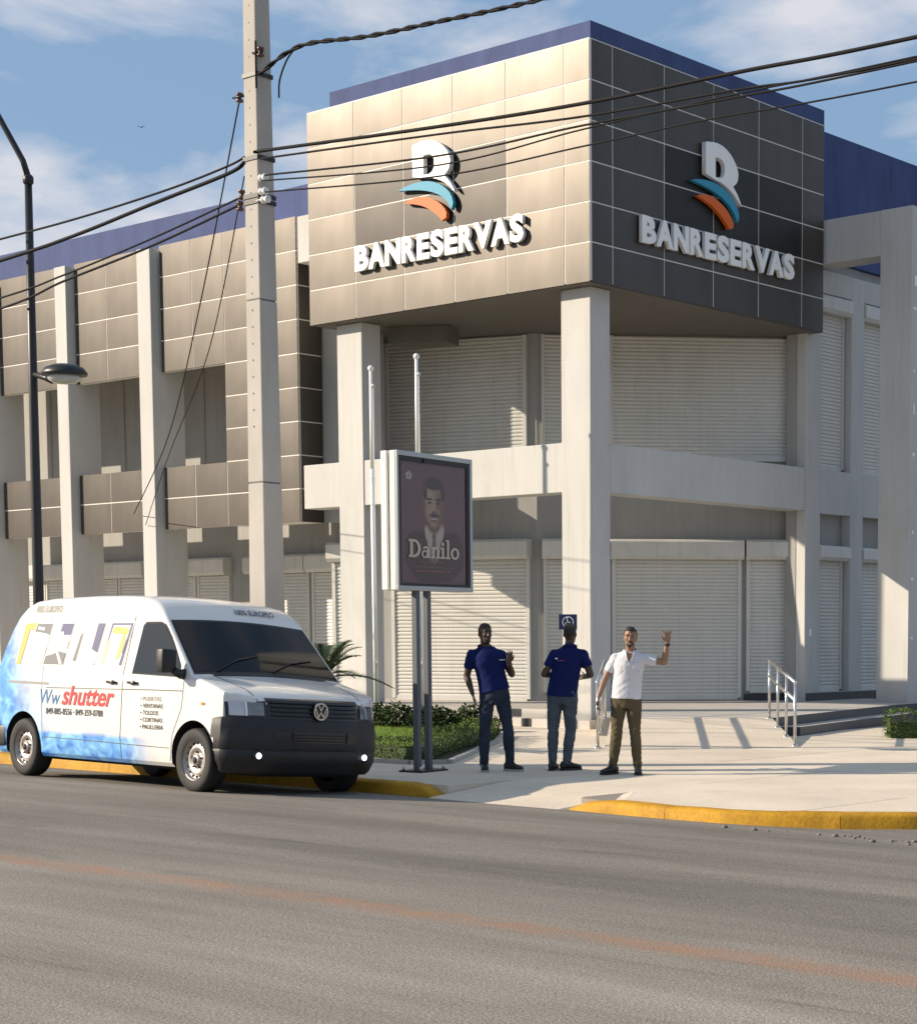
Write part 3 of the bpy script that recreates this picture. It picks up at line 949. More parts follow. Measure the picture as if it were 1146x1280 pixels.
def cable(pts, r, label, group='overhead cables on the street pole', twist=False, name='power_cable'):
    """smooth line through the points"""
    P = [Vector(p) for p in pts]
    fine = []
    for i in range(len(P) - 1):
        p0, p1, p2, p3 = P[max(i - 1, 0)], P[i], P[i + 1], P[min(i + 2, len(P) - 1)]
        for k in range(10):
            t = k / 10
            fine.append(0.5 * ((2 * p1) + (-p0 + p2) * t + (2 * p0 - 5 * p1 + 4 * p2 - p3) * t * t + (-p0 + 3 * p1 - 3 * p2 + p3) * t ** 3))
    fine.append(P[-1])
    bm = bmesh.new()
    if twist:
        for ph_ in (0, pi):
            pts2 = []
            ln = 0
            for i, p in enumerate(fine):
                if i: ln += (p - fine[i - 1]).length
                a = ln * 2 * pi / .55 + ph_
                pts2.append(p + Vector((0, cos(a), sin(a))) * r * .95)
            add_tube(bm, pts2, r, 6)
    else:
        add_tube(bm, fine, r, 6)
    return tag(obj(name, bm, M['cable']), label, 'cable', group)
ZS = -9.42
def cy(L_, y=ZS): return [(a, y + d, z) for a, d, z in ((q[0], q[2] if len(q) > 2 else 0, q[1]) for q in L_)]
cable(cy([(2.98, 7.44), (3.2, 7.43), (5.87, 7.23), (8.21, 7.09), (10.3, 7.03), (12.15, 6.97), (18, 6.9), (30, 7.0), (42, 7.44)]), 0.0203, 'thickest black overhead cable, uppermost of those crossing the bank lettering')
cable(cy([(3.05, 7.35), (6.13, 7.13), (8.21, 6.96), (10.21, 6.87), (12.15, 6.78), (20, 6.72), (42, 7.3)]), 0.0125, 'thin overhead cable just below the thickest one across the corner facade')
cable(cy([(3.08, 7.15), (6.12, 6.90), (8.21, 6.87), (10.21, 6.80), (12.15, 6.76), (20, 6.7), (42, 7.25)]), 0.0117, 'overhead cable leaving the white insulator and merging with the bundle to the right')
cable(cy([(3.08, 7.08, -.03), (6.12, 6.80), (8.21, 6.83), (10.21, 6.83), (12.15, 6.80), (20, 6.74), (42, 7.2)]), 0.0094, 'slack thin cable dipping below the other cables across the logo')
cable(cy([(3.1, 6.95), (6.12, 6.68), (8.21, 6.66), (9.91, 6.65), (12.15, 6.58), (20, 6.5), (42, 7.0)]), 0.0094, 'lowest thin cable passing across the logo to the right edge')
cable(cy([(3.05, 8.34), (3.8, 8.52), (4.98, 8.40), (6.14, 8.33), (7.81, 8.24), (12, 8.1), (24, 8.2)]), 0.0164, 'twisted service cable against the sky above the bank roof', twist=True)
cable(cy([(3.72, 8.52), (3.55, 8.40), (3.42, 8.2), (3.40, 8.0)]), 0.0109, 'short loose cable end hanging down beside the pole against the sky')
cable(cy([(2.74, 7.42), (2.4, 7.36), (1.2, 7.26), (-.73, 7.18), (-2.87, 7.15), (-9, 7.1), (-24, 7.5)]), 0.0156, 'upper cable running left from the pole against the clouds')
cable(cy([(2.74, 7.36), (2.4, 7.27), (.86, 7.13), (-.93, 6.96), (-2.89, 6.85), (-9, 6.6), (-24, 7.3)]), 0.0265, 'thick bundled cable running left from the pole towards the street lamp')
cable(cy([(2.70, 6.96), (.84, 6.70), (-1.14, 6.48), (-2.92, 6.34), (-9, 6.1), (-24, 6.8)]), 0.0140, 'cable running left just above the lowest one across the wing')
cable(cy([(2.70, 6.88), (.84, 6.61), (-1.14, 6.40), (-2.93, 6.19), (-9, 5.9), (-24, 6.7)]), 0.0172, 'lowest cable running left from the pole across the wing')
cable([(2.66, -9.42, 8.1), (-2.6, -6.1, 6.7), (-8.3, -2.6, 5.35), (-13.9, .52, 4.3)], .010, 'upper thin drop wire slanting from the pole down to the second fin', name='drop_wire')
cable([(2.70, -9.40, 7.2), (-2.4, -6.1, 6.0), (-8.3, -2.6, 5.0), (-13.5, .54, 4.05)], .008, 'lower thin drop wire slanting from the pole down past the metal screen', name='drop_wire')

# street lamp
lp = empty('street_lamp', (-2.2, -9.25, -.02), label='tall black street lamp post with one small lamp head, left of the pole', cat='street lamp')
bm = bmesh.new(); add_tube(bm, [(-.06, 0, 0), (-.05, 0, 2.3), (-.03, 0, 5.0), (0.0, 0, 7.98)], [.085, .075, .062, .05], 14); obj('post', bm, M['black_metal'], lp)
bm = bmesh.new(); add_lathe(bm, [(.11, 0), (.11, .5), (.09, .6)], 'z', (-.06, 0, 0), 14); obj('post_base', bm, M['black_metal'], lp)
bm = bmesh.new(); add_lathe(bm, [(.055, 0), (.072, .02), (.072, .10), (.05, .13)], 'z', (0, 0, 7.88), 14); obj('collar', bm, M['black_metal'], lp)
bm = bmesh.new(); add_tube(bm, [(0, 0, 7.98), (-.05, -.04, 8.2), (-.35, -.3, 8.95), (-.70, -.62, 9.75), (-1.3, -1.2, 10.5)], [.045, .043, .04, .036, .03], 10); obj('upper_arm', bm, M['black_metal'], lp)
bm = bmesh.new(); add_tube(bm, [(-.04, 0, 5.30), (.30, .0, 5.22), (.44, .0, 5.18)], [.035, .05, .06], 10); obj('lamp_arm', bm, M['black_metal'], lp)
lh = empty('lamp_head', (.74, 0, 5.24)); lh.parent = lp
bm = bmesh.new()
prof = [(.0, .125), (.14, .115), (.25, .07), (.30, .0), (.295, -.03), (.25, -.035), (.0, -.03)]
add_lathe(bm, [(max(r, .002), h) for r, h in prof], 'z', (0, 0, 0), 24)
for v in bm.verts: v.co.x *= 1.12
obj('lamp_housing', bm, M['black_metal'], lh)
bm = bmesh.new()
add_lathe(bm, [(max(r, .002), h) for r, h in [(.235, -.037), (.22, -.09), (.15, -.135), (.0, -.15)]], 'z', (0, 0, 0), 24)
obj('lamp_lens', bm, M['lens'], lh)

# flagpoles
for (x, y, h, lb) in ((-3.62, -1.72, 6.32, 'empty white flagpole nearer the left pillar, rising behind the poster sign'),
                      (-2.46, -1.72, 6.42, 'empty white flagpole nearer the corner pillar, rising behind the poster sign')):
    fp = empty('flagpole', (x, y, 0), label=lb, cat='flagpole', group='flagpoles in the planted bed')
    bm = bmesh.new(); add_tube(bm, [(0.03, 0, 0), (0, 0, h * .72)], [.045, .042], 12); obj('lower_tube', bm, M['white'], fp)
    bm = bmesh.new(); add_tube(bm, [(0, 0, h * .72), (0, 0, h - .06)], [.036, .032], 12); obj('upper_tube', bm, M['white'], fp)
    bm = bmesh.new(); add_ball(bm, (0, 0, h - .02), .055); obj('finial', bm, M['white'], fp)
    bm = bmesh.new(); add_lathe(bm, [(.02, -.02), (.035, 0), (.02, .02)], 'x', (.06, 0, h - .32), 10); obj('pulley', bm, M['galv'], fp)
    bm = bmesh.new(); add_tube(bm, [(.06, 0, h - .32), (.065, -.01, 2.2), (.06, 0, 1.1)], .005, 5); obj('halyard', bm, M['white'], fp)
    bm = bmesh.new(); add_tube(bm, [(.04, -.02, 1.05), (.075, -.02, 1.05), (.075, -.02, 1.2)], .008, 6); obj('cleat', bm, M['galv'], fp)

# advertising sign on two posts
ad = empty('advertising_sign', (5.02, -8.78, 0), rz=radians(8.6), label='double-sided poster light box on two dark posts in front of the bank', cat='sign')
# local frame: face looks along +x, width along y
AW, AZ0, AZ1 = 1.46, 2.16, 3.78
def A(y): return y - .42
for x0, x1 in ((-.215, -.12), (-.085, .005)):
    box('case', x0, x1, A(0), A(AW), AZ0, AZ1, M['case'], ad, .012)
box('case_core', -.118, -.087, A(.03), A(AW - .03), AZ0 + .03, AZ1 - .03, M['grey_post'], ad)
fr = .055
box('frame_rail', .006, .035, A(0), A(AW), AZ1 - fr, AZ1, M['frame'], ad, .004)
box('frame_rail', .006, .035, A(0), A(AW), AZ0, AZ0 + fr, M['frame'], ad, .004)
box('frame_stile', .006, .034, A(0), A(.03), AZ0 + fr, AZ1 - fr, M['frame'], ad, .004)
box('frame_stile', .006, .034, A(AW - .05), A(AW), AZ0 + fr, AZ1 - fr, M['frame'], ad, .004)
box('inner_frame', .006, .024, A(.03), A(.075), AZ0 + fr, AZ1 - fr, M['black_metal'], ad)
box('inner_frame', .006, .024, A(AW - .105), A(AW - .05), AZ0 + fr, AZ1 - fr, M['black_metal'], ad)
box('inner_frame', .006, .024, A(.075), A(AW - .105), AZ1 - fr - .055, AZ1 - fr, M['black_metal'], ad)
box('inner_frame', .006, .024, A(.075), A(AW - .105), AZ0 + fr, AZ0 + fr + .03, M['black_metal'], ad)
box('latch', .025, .038, A(.5), A(.54), AZ1 - fr - .06, AZ1 - fr - .01, M['black_metal'], ad)
PO = {'bg': mat('poster maroon', (0.125, 0.070, 0.075), 0.3, var=0.18, scale=2.2),
      'skin': mat('poster face tone', (0.24, 0.16, 0.11), 0.35, var=0.3, scale=9),
      'dark': mat('poster dark tone', (0.07, 0.045, 0.045), 0.35),
      'shirt': mat('poster shirt tone', (0.34, 0.30, 0.25), 0.35),
      'text': mat('poster lettering', (0.48, 0.41, 0.34), 0.35),
      'pale': mat('poster small print', (0.20, 0.08, 0.075), 0.35)}
py0, py1, pz0, pz1 = A(.075), A(AW - .105), AZ0 + fr + .03, AZ1 - fr - .055
PWd, PHt = py1 - py0, pz1 - pz0
def P_(u, v, d=0): return (.010 + d * .0012, py0 + u * PWd, pz0 + v * PHt)
flat_poly('poster', [P_(0, 0), P_(1, 0), P_(1, 1), P_(0, 1)], PO['bg'], ad)
def ell(cu, cv, ru, rv, d, m, name='portrait_print', a0=0, a1=2 * pi, n=28):
    flat_poly(name, [P_(cu + ru * cos(a0 + (a1 - a0) * k / n), cv + rv * sin(a0 + (a1 - a0) * k / n), d) for k in range(n + (0 if a1 - a0 > 6.2 else 1))], m, ad)
def pl(pts, d, m, name='portrait_print'): flat_poly(name, [P_(u, v, d) for u, v in pts], m, ad)
def portrait_material():
    """soft printed bust of a man with a moustache, in faded tones"""
    m, n, l, b = principled('faded printed portrait')
    b.inputs['Roughness'].default_value = .22
    t = n.new('ShaderNodeTexCoord'); sp_ = n.new('ShaderNodeSeparateXYZ'); l.new(t.outputs['Object'], sp_.inputs[0])
    def mth(op, a_, c_):
        x = n.new('ShaderNodeMath'); x.operation = op
        for i, v in enumerate((a_, c_)):
            if isinstance(v, (int, float)): x.inputs[i].default_value = v
            else: l.new(v, x.inputs[i])
        return x.outputs[0]
    U = mth('DIVIDE', mth('SUBTRACT', sp_.outputs['Y'], py0), PWd); V = mth('DIVIDE', mth('SUBTRACT', sp_.outputs['Z'], pz0), PHt)
    nzp = n.new('ShaderNodeTexNoise'); nzp.inputs['Scale'].default_value = 9; nzp.inputs['Detail'].default_value = 5; l.new(t.outputs['Object'], nzp.inputs['Vector'])
    wob = mth('MULTIPLY', mth('SUBTRACT', nzp.outputs['Fac'], .5), .22)
    col = n.new('ShaderNodeRGB'); col.outputs[0].default_value = (.125, .070, .075, 1); out = col.outputs[0]
    def soft(cu, cv, ru, rv, s_, c, shear=0.0, k=1.0):
        nonlocal out
        du = mth('DIVIDE', mth('SUBTRACT', mth('SUBTRACT', U, cu), mth('MULTIPLY', mth('SUBTRACT', V, cv), shear)), ru)
        dv = mth('DIVIDE', mth('SUBTRACT', V, cv), rv)
        d = mth('ADD', mth('SQRT', mth('ADD', mth('MULTIPLY', du, du), mth('MULTIPLY', dv, dv)), 0), mth('MULTIPLY', wob, s_ * 2))
        r = n.new('ShaderNodeMapRange'); r.interpolation_type = 'SMOOTHSTEP'
        for key, q in zip(('From Min', 'From Max', 'To Min', 'To Max'), (1 - s_, 1 + s_, k, 0)): r.inputs[key].default_value = q
        l.new(d, r.inputs['Value'])
        q = n.new('ShaderNodeMixRGB'); q.inputs['Color2'].default_value = (*c, 1)
        l.new(r.outputs['Result'], q.inputs['Fac']); l.new(out, q.inputs['Color1']); out = q.outputs['Color']
    dk, sk, sk2, hi, wh = (.075, .045, .043), (.24, .155, .11), (.155, .095, .068), (.33, .235, .17), (.36, .32, .27)
    soft(.5, .5, .75, .7, .5, (.135, .078, .078), k=.6)
    soft(.50, .22, .40, .25, .12, dk); soft(.22, .26, .16, .17, .2, dk); soft(.80, .26, .16, .18, .2, dk)
    soft(.50, .36, .10, .17, .18, wh); soft(.58, .40, .06, .10, .25, wh, .4); soft(.42, .40, .05, .08, .25, wh, -.4)
    soft(.50, .28, .030, .13, .25, sk2); soft(.50, .40, .032, .026, .3, sk2)
    soft(.50, .50, .095, .08, .2, sk2)
    soft(.505, .76, .165, .135, .14, dk)
    soft(.50, .655, .145, .175, .10, sk)
    soft(.60, .63, .06, .14, .5, sk2, k=.8); soft(.44, .72, .075, .09, .6, hi, k=.8); soft(.45, .60, .045, .035, .6, hi, k=.6); soft(.545, .60, .04, .03, .6, hi, k=.4)
    soft(.355, .655, .022, .038, .3, sk2); soft(.648, .655, .022, .038, .3, sk2)
    soft(.50, .815, .12, .032, .3, dk); soft(.375, .745, .028, .05, .35, dk); soft(.635, .745, .026, .05, .35, dk)
    soft(.435, .705, .048, .010, .4, dk); soft(.570, .705, .046, .010, .4, dk)
    soft(.437, .675, .034, .012, .45, dk, k=.85); soft(.568, .675, .032, .012, .45, dk, k=.85)
    soft(.503, .64, .018, .045, .5, hi, k=.7); soft(.505, .597, .036, .014, .5, sk2)
    soft(.505, .572, .070, .017, .35, dk); soft(.505, .543, .052, .011, .4, wh, k=.7); soft(.505, .528, .045, .008, .5, sk2)
    soft(.50, .49, .05, .02, .6, hi, k=.4)
    l.new(out, b.inputs['Base Color'])
    return m
flat_poly('portrait_print', [P_(0.02, 0.02, 1), P_(.98, 0.02, 1), P_(.98, .985, 1), P_(0.02, .985, 1)], portrait_material(), ad)
for k in range(5):
    a = pi / 2 + k * 2 * pi / 5
    ell(.13 + .03 * cos(a), .885 + .022 * sin(a), .022, .016, 2, PO['shirt'], 'emblem_print', n=10)
class Slab:
    """bold slab-serif letters drawn from stems, bowls and serifs"""
    def __init__(self): self.bm = bmesh.new(); self.k = 0
    def p(self, u, v): return P_(u, v, 8 + self.k * .12)
    def rect(self, u0, v0, u1, v1):
        self.k += 1
        self.bm.faces.new([self.bm.verts.new(self.p(u, v)) for u, v in ((u0, v0), (u1, v0), (u1, v1), (u0, v1))])
    def arc(self, cu, cv, ru, rv, wu, wv, a0, a1):
        self.k += 1
        A_, B_ = [], []
        for i in range(21):
            a = radians(a0 + (a1 - a0) * i / 20)
            A_.append(self.bm.verts.new(self.p(cu + (ru - wu) * cos(a), cv + (rv - wv) * sin(a)))); B_.append(self.bm.verts.new(self.p(cu + ru * cos(a), cv + rv * sin(a))))
        for i in range(20): self.bm.faces.new((A_[i], B_[i], B_[i + 1], A_[i + 1]))
    def done(self):
        bmesh.ops.recalc_face_normals(self.bm, faces=self.bm.faces[:])
        return obj('poster_letter', self.bm, PO['text'], ad)
v0_, xh, cap_ = .215, .095, .150
L1 = Slab(); u = .11
L1.rect(u + .02, v0_, u + .065, v0_ + cap_); L1.rect(u, v0_, u + .085, v0_ + .020); L1.rect(u, v0_ + cap_ - .020, u + .085, v0_ + cap_); L1.arc(u + .075, v0_ + cap_ / 2, .105, cap_ / 2, .045, .022, -90, 90); L1.done()
L1 = Slab(); u = .305
L1.arc(u + .045, v0_ + .032, .050, .034, .026, .013, 0, 360); L1.rect(u + .075, v0_, u + .112, v0_ + .068); L1.arc(u + .058, v0_ + .062, .054, .035, .032, .016, 0, 150); L1.rect(u + .075, v0_, u + .130, v0_ + .016); L1.done()
L1 = Slab(); u = .445
L1.rect(u + .014, v0_, u + .050, v0_ + xh); L1.rect(u, v0_, u + .064, v0_ + .016); L1.rect(u, v0_ + xh - .016, u + .050, v0_ + xh); L1.arc(u + .072, v0_ + .055, .050, .042, .036, .018, 0, 180); L1.rect(u + .086, v0_, u + .122, v0_ + .056); L1.rect(u + .076, v0_, u + .134, v0_ + .016); L1.done()
L1 = Slab(); u = .588
L1.rect(u + .018, v0_, u + .054, v0_ + xh); L1.rect(u, v0_, u + .072, v0_ + .016); L1.rect(u, v0_ + xh - .016, u + .054, v0_ + xh); L1.rect(u + .016, v0_ + xh + .014, u + .056, v0_ + xh + .042); L1.done()
L1 = Slab(); u = .668
L1.rect(u + .018, v0_, u + .054, v0_ + cap_ + .01); L1.rect(u, v0_, u + .072, v0_ + .016); L1.rect(u, v0_ + cap_ - .006, u + .054, v0_ + cap_ + .01); L1.done()
L1 = Slab()
L1.arc(.810, v0_ + xh / 2, .068, xh / 2 + .003, .036, .018, 0, 360); L1.done()
pl([(.16, .135), (.80, .135), (.80, .142), (.16, .142)], 2, PO['pale'], 'poster_small_print')
pl([(.22, .100), (.74, .100), (.74, .112), (.22, .112)], 2, PO['pale'], 'poster_small_print')
pl([(.30, .178), (.66, .178), (.66, .186), (.30, .186)], 2, PO['pale'], 'poster_small_print')
for y in (.40, .615):
    box('sign_post', -.095, -.02, A(y), A(y + .07), 0.012, AZ0 - .001, M['grey_post'], ad, .006)
bm = bmesh.new(); add_prism(bm, [(-.22, A(.28)), (.12, A(.28)), (.12, A(.80)), (-.22, A(.80))], 0.001, .022); obj('base_plate', bm, M['black_metal'], ad)
for x, y in ((-.18, .32), (.08, .32), (-.18, .76), (.08, .76)):
    bm = bmesh.new(); add_lathe(bm, [(.016, 0), (.016, .03), (.008, .05)], 'z', (x, A(y), .022), 8); obj('anchor_bolt', bm, M['galv'], ad)

# accessible-parking sign
M['sign_blue'] = mat('blue sign enamel', (0.012, 0.02, 0.09), 0.4)
ws = empty('accessibility_sign', (2.0, -2.81, 0), rz=radians(39), label='small dark blue wheelchair symbol sign in front of the corner pillar', cat='sign')
box('sign_plate', -.14, .14, -.022, -.012, 1.72, 1.955, M['sign_blue'], ws, .004)
tube('sign_post', [(0, 0, 0), (0, 0, 1.92)], .012, M['galv'], ws, 10)
def ring(name, cx, cz, r, w, a0, a1, m, parent, y=-.025, n=28):
    bm = bmesh.new()
    A_, B_ = [], []
    for k in range(n + 1):
        a = a0 + (a1 - a0) * k / n
        A_.append(bm.verts.new((cx + (r - w) * cos(a), y, cz + (r - w) * sin(a)))); B_.append(bm.verts.new((cx + r * cos(a), y, cz + r * sin(a))))
    for k in range(n): bm.faces.new((A_[k], B_[k], B_[k + 1], A_[k + 1]))
    return obj(name, bm, m, parent)
ring('symbol', 0, 1.835, .088, .012, 0, 2 * pi, M['white'], ws)
ring('symbol', -.004, 1.815, .040, .011, radians(150), radians(390), M['white'], ws)
def strip(name, pts, w, m, parent, y=-.025):
    bm = bmesh.new()
    L_, R_ = [], []
    for i, p in enumerate(pts):
        a, b = Vector(pts[max(i - 1, 0)]), Vector(pts[min(i + 1, len(pts) - 1)])
        t = (b - a).normalized(); nn = Vector((-t.y, t.x)) * w / 2
        L_.append(bm.verts.new((p[0] + nn.x, y, p[1] + nn.y))); R_.append(bm.verts.new((p[0] - nn.x, y, p[1] - nn.y)))
    for i in range(len(pts) - 1): bm.faces.new((L_[i], R_[i], R_[i + 1], L_[i + 1]))
    return obj(name, bm, m, parent)
strip('symbol', [(-.012, 1.885), (-.006, 1.835), (.028, 1.832), (.046, 1.788), (.060, 1.792)], .014, M['white'], ws, -.0255)
ring('symbol', -.014, 1.902, .013, .013, 0, 2 * pi, M['white'], ws, -.0256, 12)

# handrails of the ramp
def handrail(base_pts, label, h=.94, mid=.68):
    hr = empty('handrail', base_pts[0], label=label, cat='handrail', group='steel handrails along the ramp')
    o0 = Vector(base_pts[0])
    for p in base_pts:
        q = Vector(p) - o0
        tube('post', [q, q + Vector((0, 0, h))], .022, M['steel'], hr, 10)
        bm = bmesh.new(); add_lathe(bm, [(.055, 0), (.055, .012), (.03, .02)], 'z', tuple(q), 12); obj('base_flange', bm, M['steel'], hr)
        bm = bmesh.new(); add_ball(bm, tuple(q + Vector((0, 0, h))), .03); obj('joint_cap', bm, M['steel'], hr)
    a, b = Vector(base_pts[0]) - o0, Vector(base_pts[-1]) - o0
    t = (b - a).normalized() * .12
    for z in (h, mid):
        e = t if z == mid else Vector((0, 0, 0))
        tube('rail', [a + Vector((0, 0, z)), b + e + Vector((0, 0, z))], .027, M['steel'], hr, 10)
handrail([tuple(on_ramp(1.0 - .02, b, .0)) for b in (.03, .33, .64, .97)], 'steel handrail on the right edge of the ramp with four posts and two rails')
handrail([tuple(on_ramp(-.035, b, .0)) for b in (.06, .5, .95)], 'steel handrail on the left edge of the ramp beside the corner pillar')

# ------------------------------------------------------------------ planting
def leaf_mass(name, vol, count, size, m, parent=None, seed=1, stuff=True):
    """many small leaves; vol() gives a point"""
    rnd = random.Random(seed)
    v, f = [], []
    for i in range(count):
        p = vol(rnd)
        a = rnd.uniform(0, 2 * pi); t = rnd.uniform(-.6, 1.0); s = size * rnd.uniform(.6, 1.35)
        d = Vector((cos(a) * cos(t), sin(a) * cos(t), sin(t)))
        w = Vector((-sin(a), cos(a), rnd.uniform(-.5, .5))).normalized() * s * .36
        k = len(v)
        v += [p, p + d * s * .5 + w, p + d * s, p + d * s * .5 - w]
        f.append((k, k + 1, k + 2, k + 3))
    o = py_obj(name, [tuple(q) for q in v], f, m, parent)
    if stuff: tag(o, kind='stuff')
    return o
def hedge(label, path, width, height, count, m, seed, leaf=.035):
    he = empty('hedge', (path[0][0], path[0][1], 0), label=label, cat='hedge')
    P = [Vector((p[0], p[1])) for p in path]; o0 = Vector((P[0].x, P[0].y, 0))
    segs = [(a, b, (b - a).length) for a, b in zip(P, P[1:])]
    tot = sum(s[2] for s in segs)
    def pt(s, d, z):
        for i_, (a, b, l) in enumerate(segs):
            if s <= l or i_ == len(segs) - 1:
                t = (b - a) / l; n = Vector((-t.y, t.x)); q = a + t * s + n * d
                return Vector((q.x, q.y, z)) - o0
            s -= l
    def vol(r):
        s = r.uniform(0, tot)
        hh = height * (1 + .22 * noise.noise(Vector((s * 2.3, seed, 0))) + .12 * noise.noise(Vector((s * 7, seed, 3))))
        k = r.random()
        if k < .42: return pt(s, r.uniform(-.5, .5) * width, hh * r.uniform(.9, 1.04))
        if k > .93: return pt(r.choice((r.uniform(-.08, .04), tot + r.uniform(-.04, .08))), r.uniform(-.5, .5) * width, hh * r.uniform(.02, 1))
        sd_ = -1 if k < .70 else 1
        return pt(s, sd_ * width * .5 * (1 + .22 * noise.noise(Vector((s * 5, r.random(), sd_)))) * r.uniform(.88, 1.05), hh * r.uniform(.02, 1))
    leaf_mass('leaves', vol, count, leaf, m, he, seed)
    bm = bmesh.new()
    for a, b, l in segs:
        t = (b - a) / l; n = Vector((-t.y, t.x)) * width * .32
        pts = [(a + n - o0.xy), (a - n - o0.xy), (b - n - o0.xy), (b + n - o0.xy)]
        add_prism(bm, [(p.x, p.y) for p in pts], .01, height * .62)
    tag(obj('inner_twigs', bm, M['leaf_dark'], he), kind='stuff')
    return he
bed_poly = [(-12, -7.75), (3.95, -7.95), (4.25, -7.6), (1.55, -4.0), (-.6, -1.55), (-12, -1.55)]
bm = bmesh.new(); add_prism(bm, bed_poly, -.05, .035)
tag(obj('planting_bed', bm, M['soil']), kind='structure')
bm = bmesh.new()
for a, b in zip(bed_poly[:5], bed_poly[1:6]):
    a, b = Vector(a), Vector(b); t = (b - a).normalized(); n = Vector((t.y, -t.x)) * .07
    add_prism(bm, [a, b, b + n, a + n], -.02, .055)
tag(obj('bed_edging', bm, M['paint']), kind='structure')
hedge('low clipped hedge round the lawn, beside the sign posts', [(-11, -7.5), (3.72, -7.66), (1.30, -4.15), (.1, -2.7)], .46, .30, 26000, M['leaf'], 3)
hedge('low clipped hedge at the right edge beyond the ramp', [(5.35, 1.1), (9.6, 4.9)], .62, .42, 12000, M['leaf'], 5)
def in_poly(x, y, P):
    c = False
    for i in range(len(P)):
        (x0, y0), (x1, y1) = P[i - 1], P[i]
        if (y0 > y) != (y1 > y) and x < (x1 - x0) * (y - y0) / (y1 - y0) + x0: c = not c
    return c
v, f = [], []
rg = random.Random(11)
lawn_poly = [(-11, -7.3), (3.6, -7.4), (1.0, -4.0), (-.7, -2.4), (-11, -2.4)]
for i in range(26000):
    x, y = rg.uniform(-5, 3.8), rg.uniform(-7.4, -2.3)
    if not in_poly(x, y, lawn_poly): continue
    h = rg.uniform(.04, .10); a = rg.uniform(0, 2 * pi); w = .006
    k = len(v)
    v += [(x - w * cos(a), y - w * sin(a), .03), (x + w * cos(a), y + w * sin(a), .03), (x + rg.uniform(-.03, .03), y + rg.uniform(-.03, .03), .03 + h)]
    f.append((k, k + 1, k + 2))
tag(py_obj('grass', v, f, M['grass']), kind='stuff')
bm = bmesh.new(); add_prism(bm, lawn_poly, .03, .06); tag(obj('lawn', bm, M['grass']), kind='structure')
def shrub(x, y, r, h, seed, label):
    sh = empty('shrub', (x, y, .03), label=label, cat='shrub', group='dark shrubs at the foot of the terrace')
    def vol(rr):
        while True:
            a, b, c = rr.uniform(-1, 1), rr.uniform(-1, 1), rr.uniform(0, 1)
            d = a * a + b * b + c * c
            if d < 1 and d > .25: return Vector((a * r * 1.25, b * r, c * h))
    leaf_mass('leaves', vol, 1300, .07, M['leaf_dark'], sh, seed)
    bm = bmesh.new()
    for k in range(5):
        a = k * 2 * pi / 5
        add_tube(bm, [(0, 0, 0), (cos(a) * r * .7, sin(a) * r * .7, h * .8)], [.012, .005], 5)
    obj('stems', bm, M['bark'], sh)
SH = ['round dark shrub at the terrace foot, first from the van', 'dark shrub at the terrace foot, second from the van', 'dark shrub just left of the sign posts',
      'dark shrub seen between the sign posts', 'dark shrub right of the sign posts', 'last dark shrub of the row, behind the first man in blue']
for i, (x, lb) in enumerate(zip((-4.2, -3.55, -2.9, -2.3, -1.75, -1.2), SH)):
    shrub(x + .1, -1.95 + .12 * (i % 2), .34 + .06 * (i % 3 == 0), .34 + .05 * ((i * 7) % 3), 20 + i, lb)

# sago palm behind the van
sp = empty('sago_palm', (1.12, -6.95, .34), label='sago palm with stiff dark fronds poking out behind the van windscreen', cat='palm')
bm = bmesh.new(); add_lathe(bm, [(.16, -.28), (.19, .25), (.17, .6), (.10, .72)], 'z', (0, 0, 0), 14)
for v in bm.verts: v.co += Vector((noise.noise(v.co * 9), noise.noise(v.co * 9 + Vector((5, 0, 0))), 0)) * .03
obj('trunk', bm, M['bark'], sp)
rg = random.Random(4)
for k in range(38):
    az = k * 2.399; el = rg.uniform(.25, 1.25); L_ = rg.uniform(.85, 1.12)
    d = Vector((cos(az) * cos(el), sin(az) * cos(el), sin(el)))
    pts = [Vector((0, 0, .68)) + d * L_ * t + Vector((0, 0, -.42 * L_ * t * t)) for t in [i / 9 for i in range(10)]]
    bm = bmesh.new(); add_tube(bm, pts, [.012 - .0008 * i for i in range(10)], 5)
    for i in range(2, 10):
        t = (pts[i] - pts[i - 1]).normalized(); side = t.cross(Vector((0, 0, 1))).normalized(); up = side.cross(t)
        for h in (0, .5):
            for s in (-1, 1):
                p = pts[i - 1].lerp(pts[i], h)
                l2 = .20 * sin(min(1, (i - 1 + h) / 9 * 1.05) * pi * .85 + .35)
                q = p + (side * s + t * .75 + up * .22).normalized() * l2
                w = t * .017
                a_, b_, c_ = bm.verts.new(p - w), bm.verts.new(p + w), bm.verts.new(q)
                bm.faces.new((a_, b_, c_) if s > 0 else (b_, a_, c_))
    obj('frond', bm, M['palm'], sp)

# bird
bd = empty('bird', (-30.8, 13.0, 18.0), rz=.6, label='tiny dark bird gliding in the sky left of the pole', cat='bird')
bm = bmesh.new(); add_tube(bm, [(0, -.16, 0), (0, -.08, .01), (0, .05, 0), (0, .18, 0)], [.01, .05, .045, .01], 8); obj('body', bm, M['cable'], bd)
for s in (-1, 1):
    bm = bmesh.new(); bm.faces.new([bm.verts.new(p) for p in ((s * .03, -.07, .02), (s * .25, -.05, .10), (s * .48, .06, .04), (s * .22, .07, .08), (s * .03, .06, .02))])
    obj('wing', bm, M['cable'], bd)
bd.scale = (.3, .3, .45)

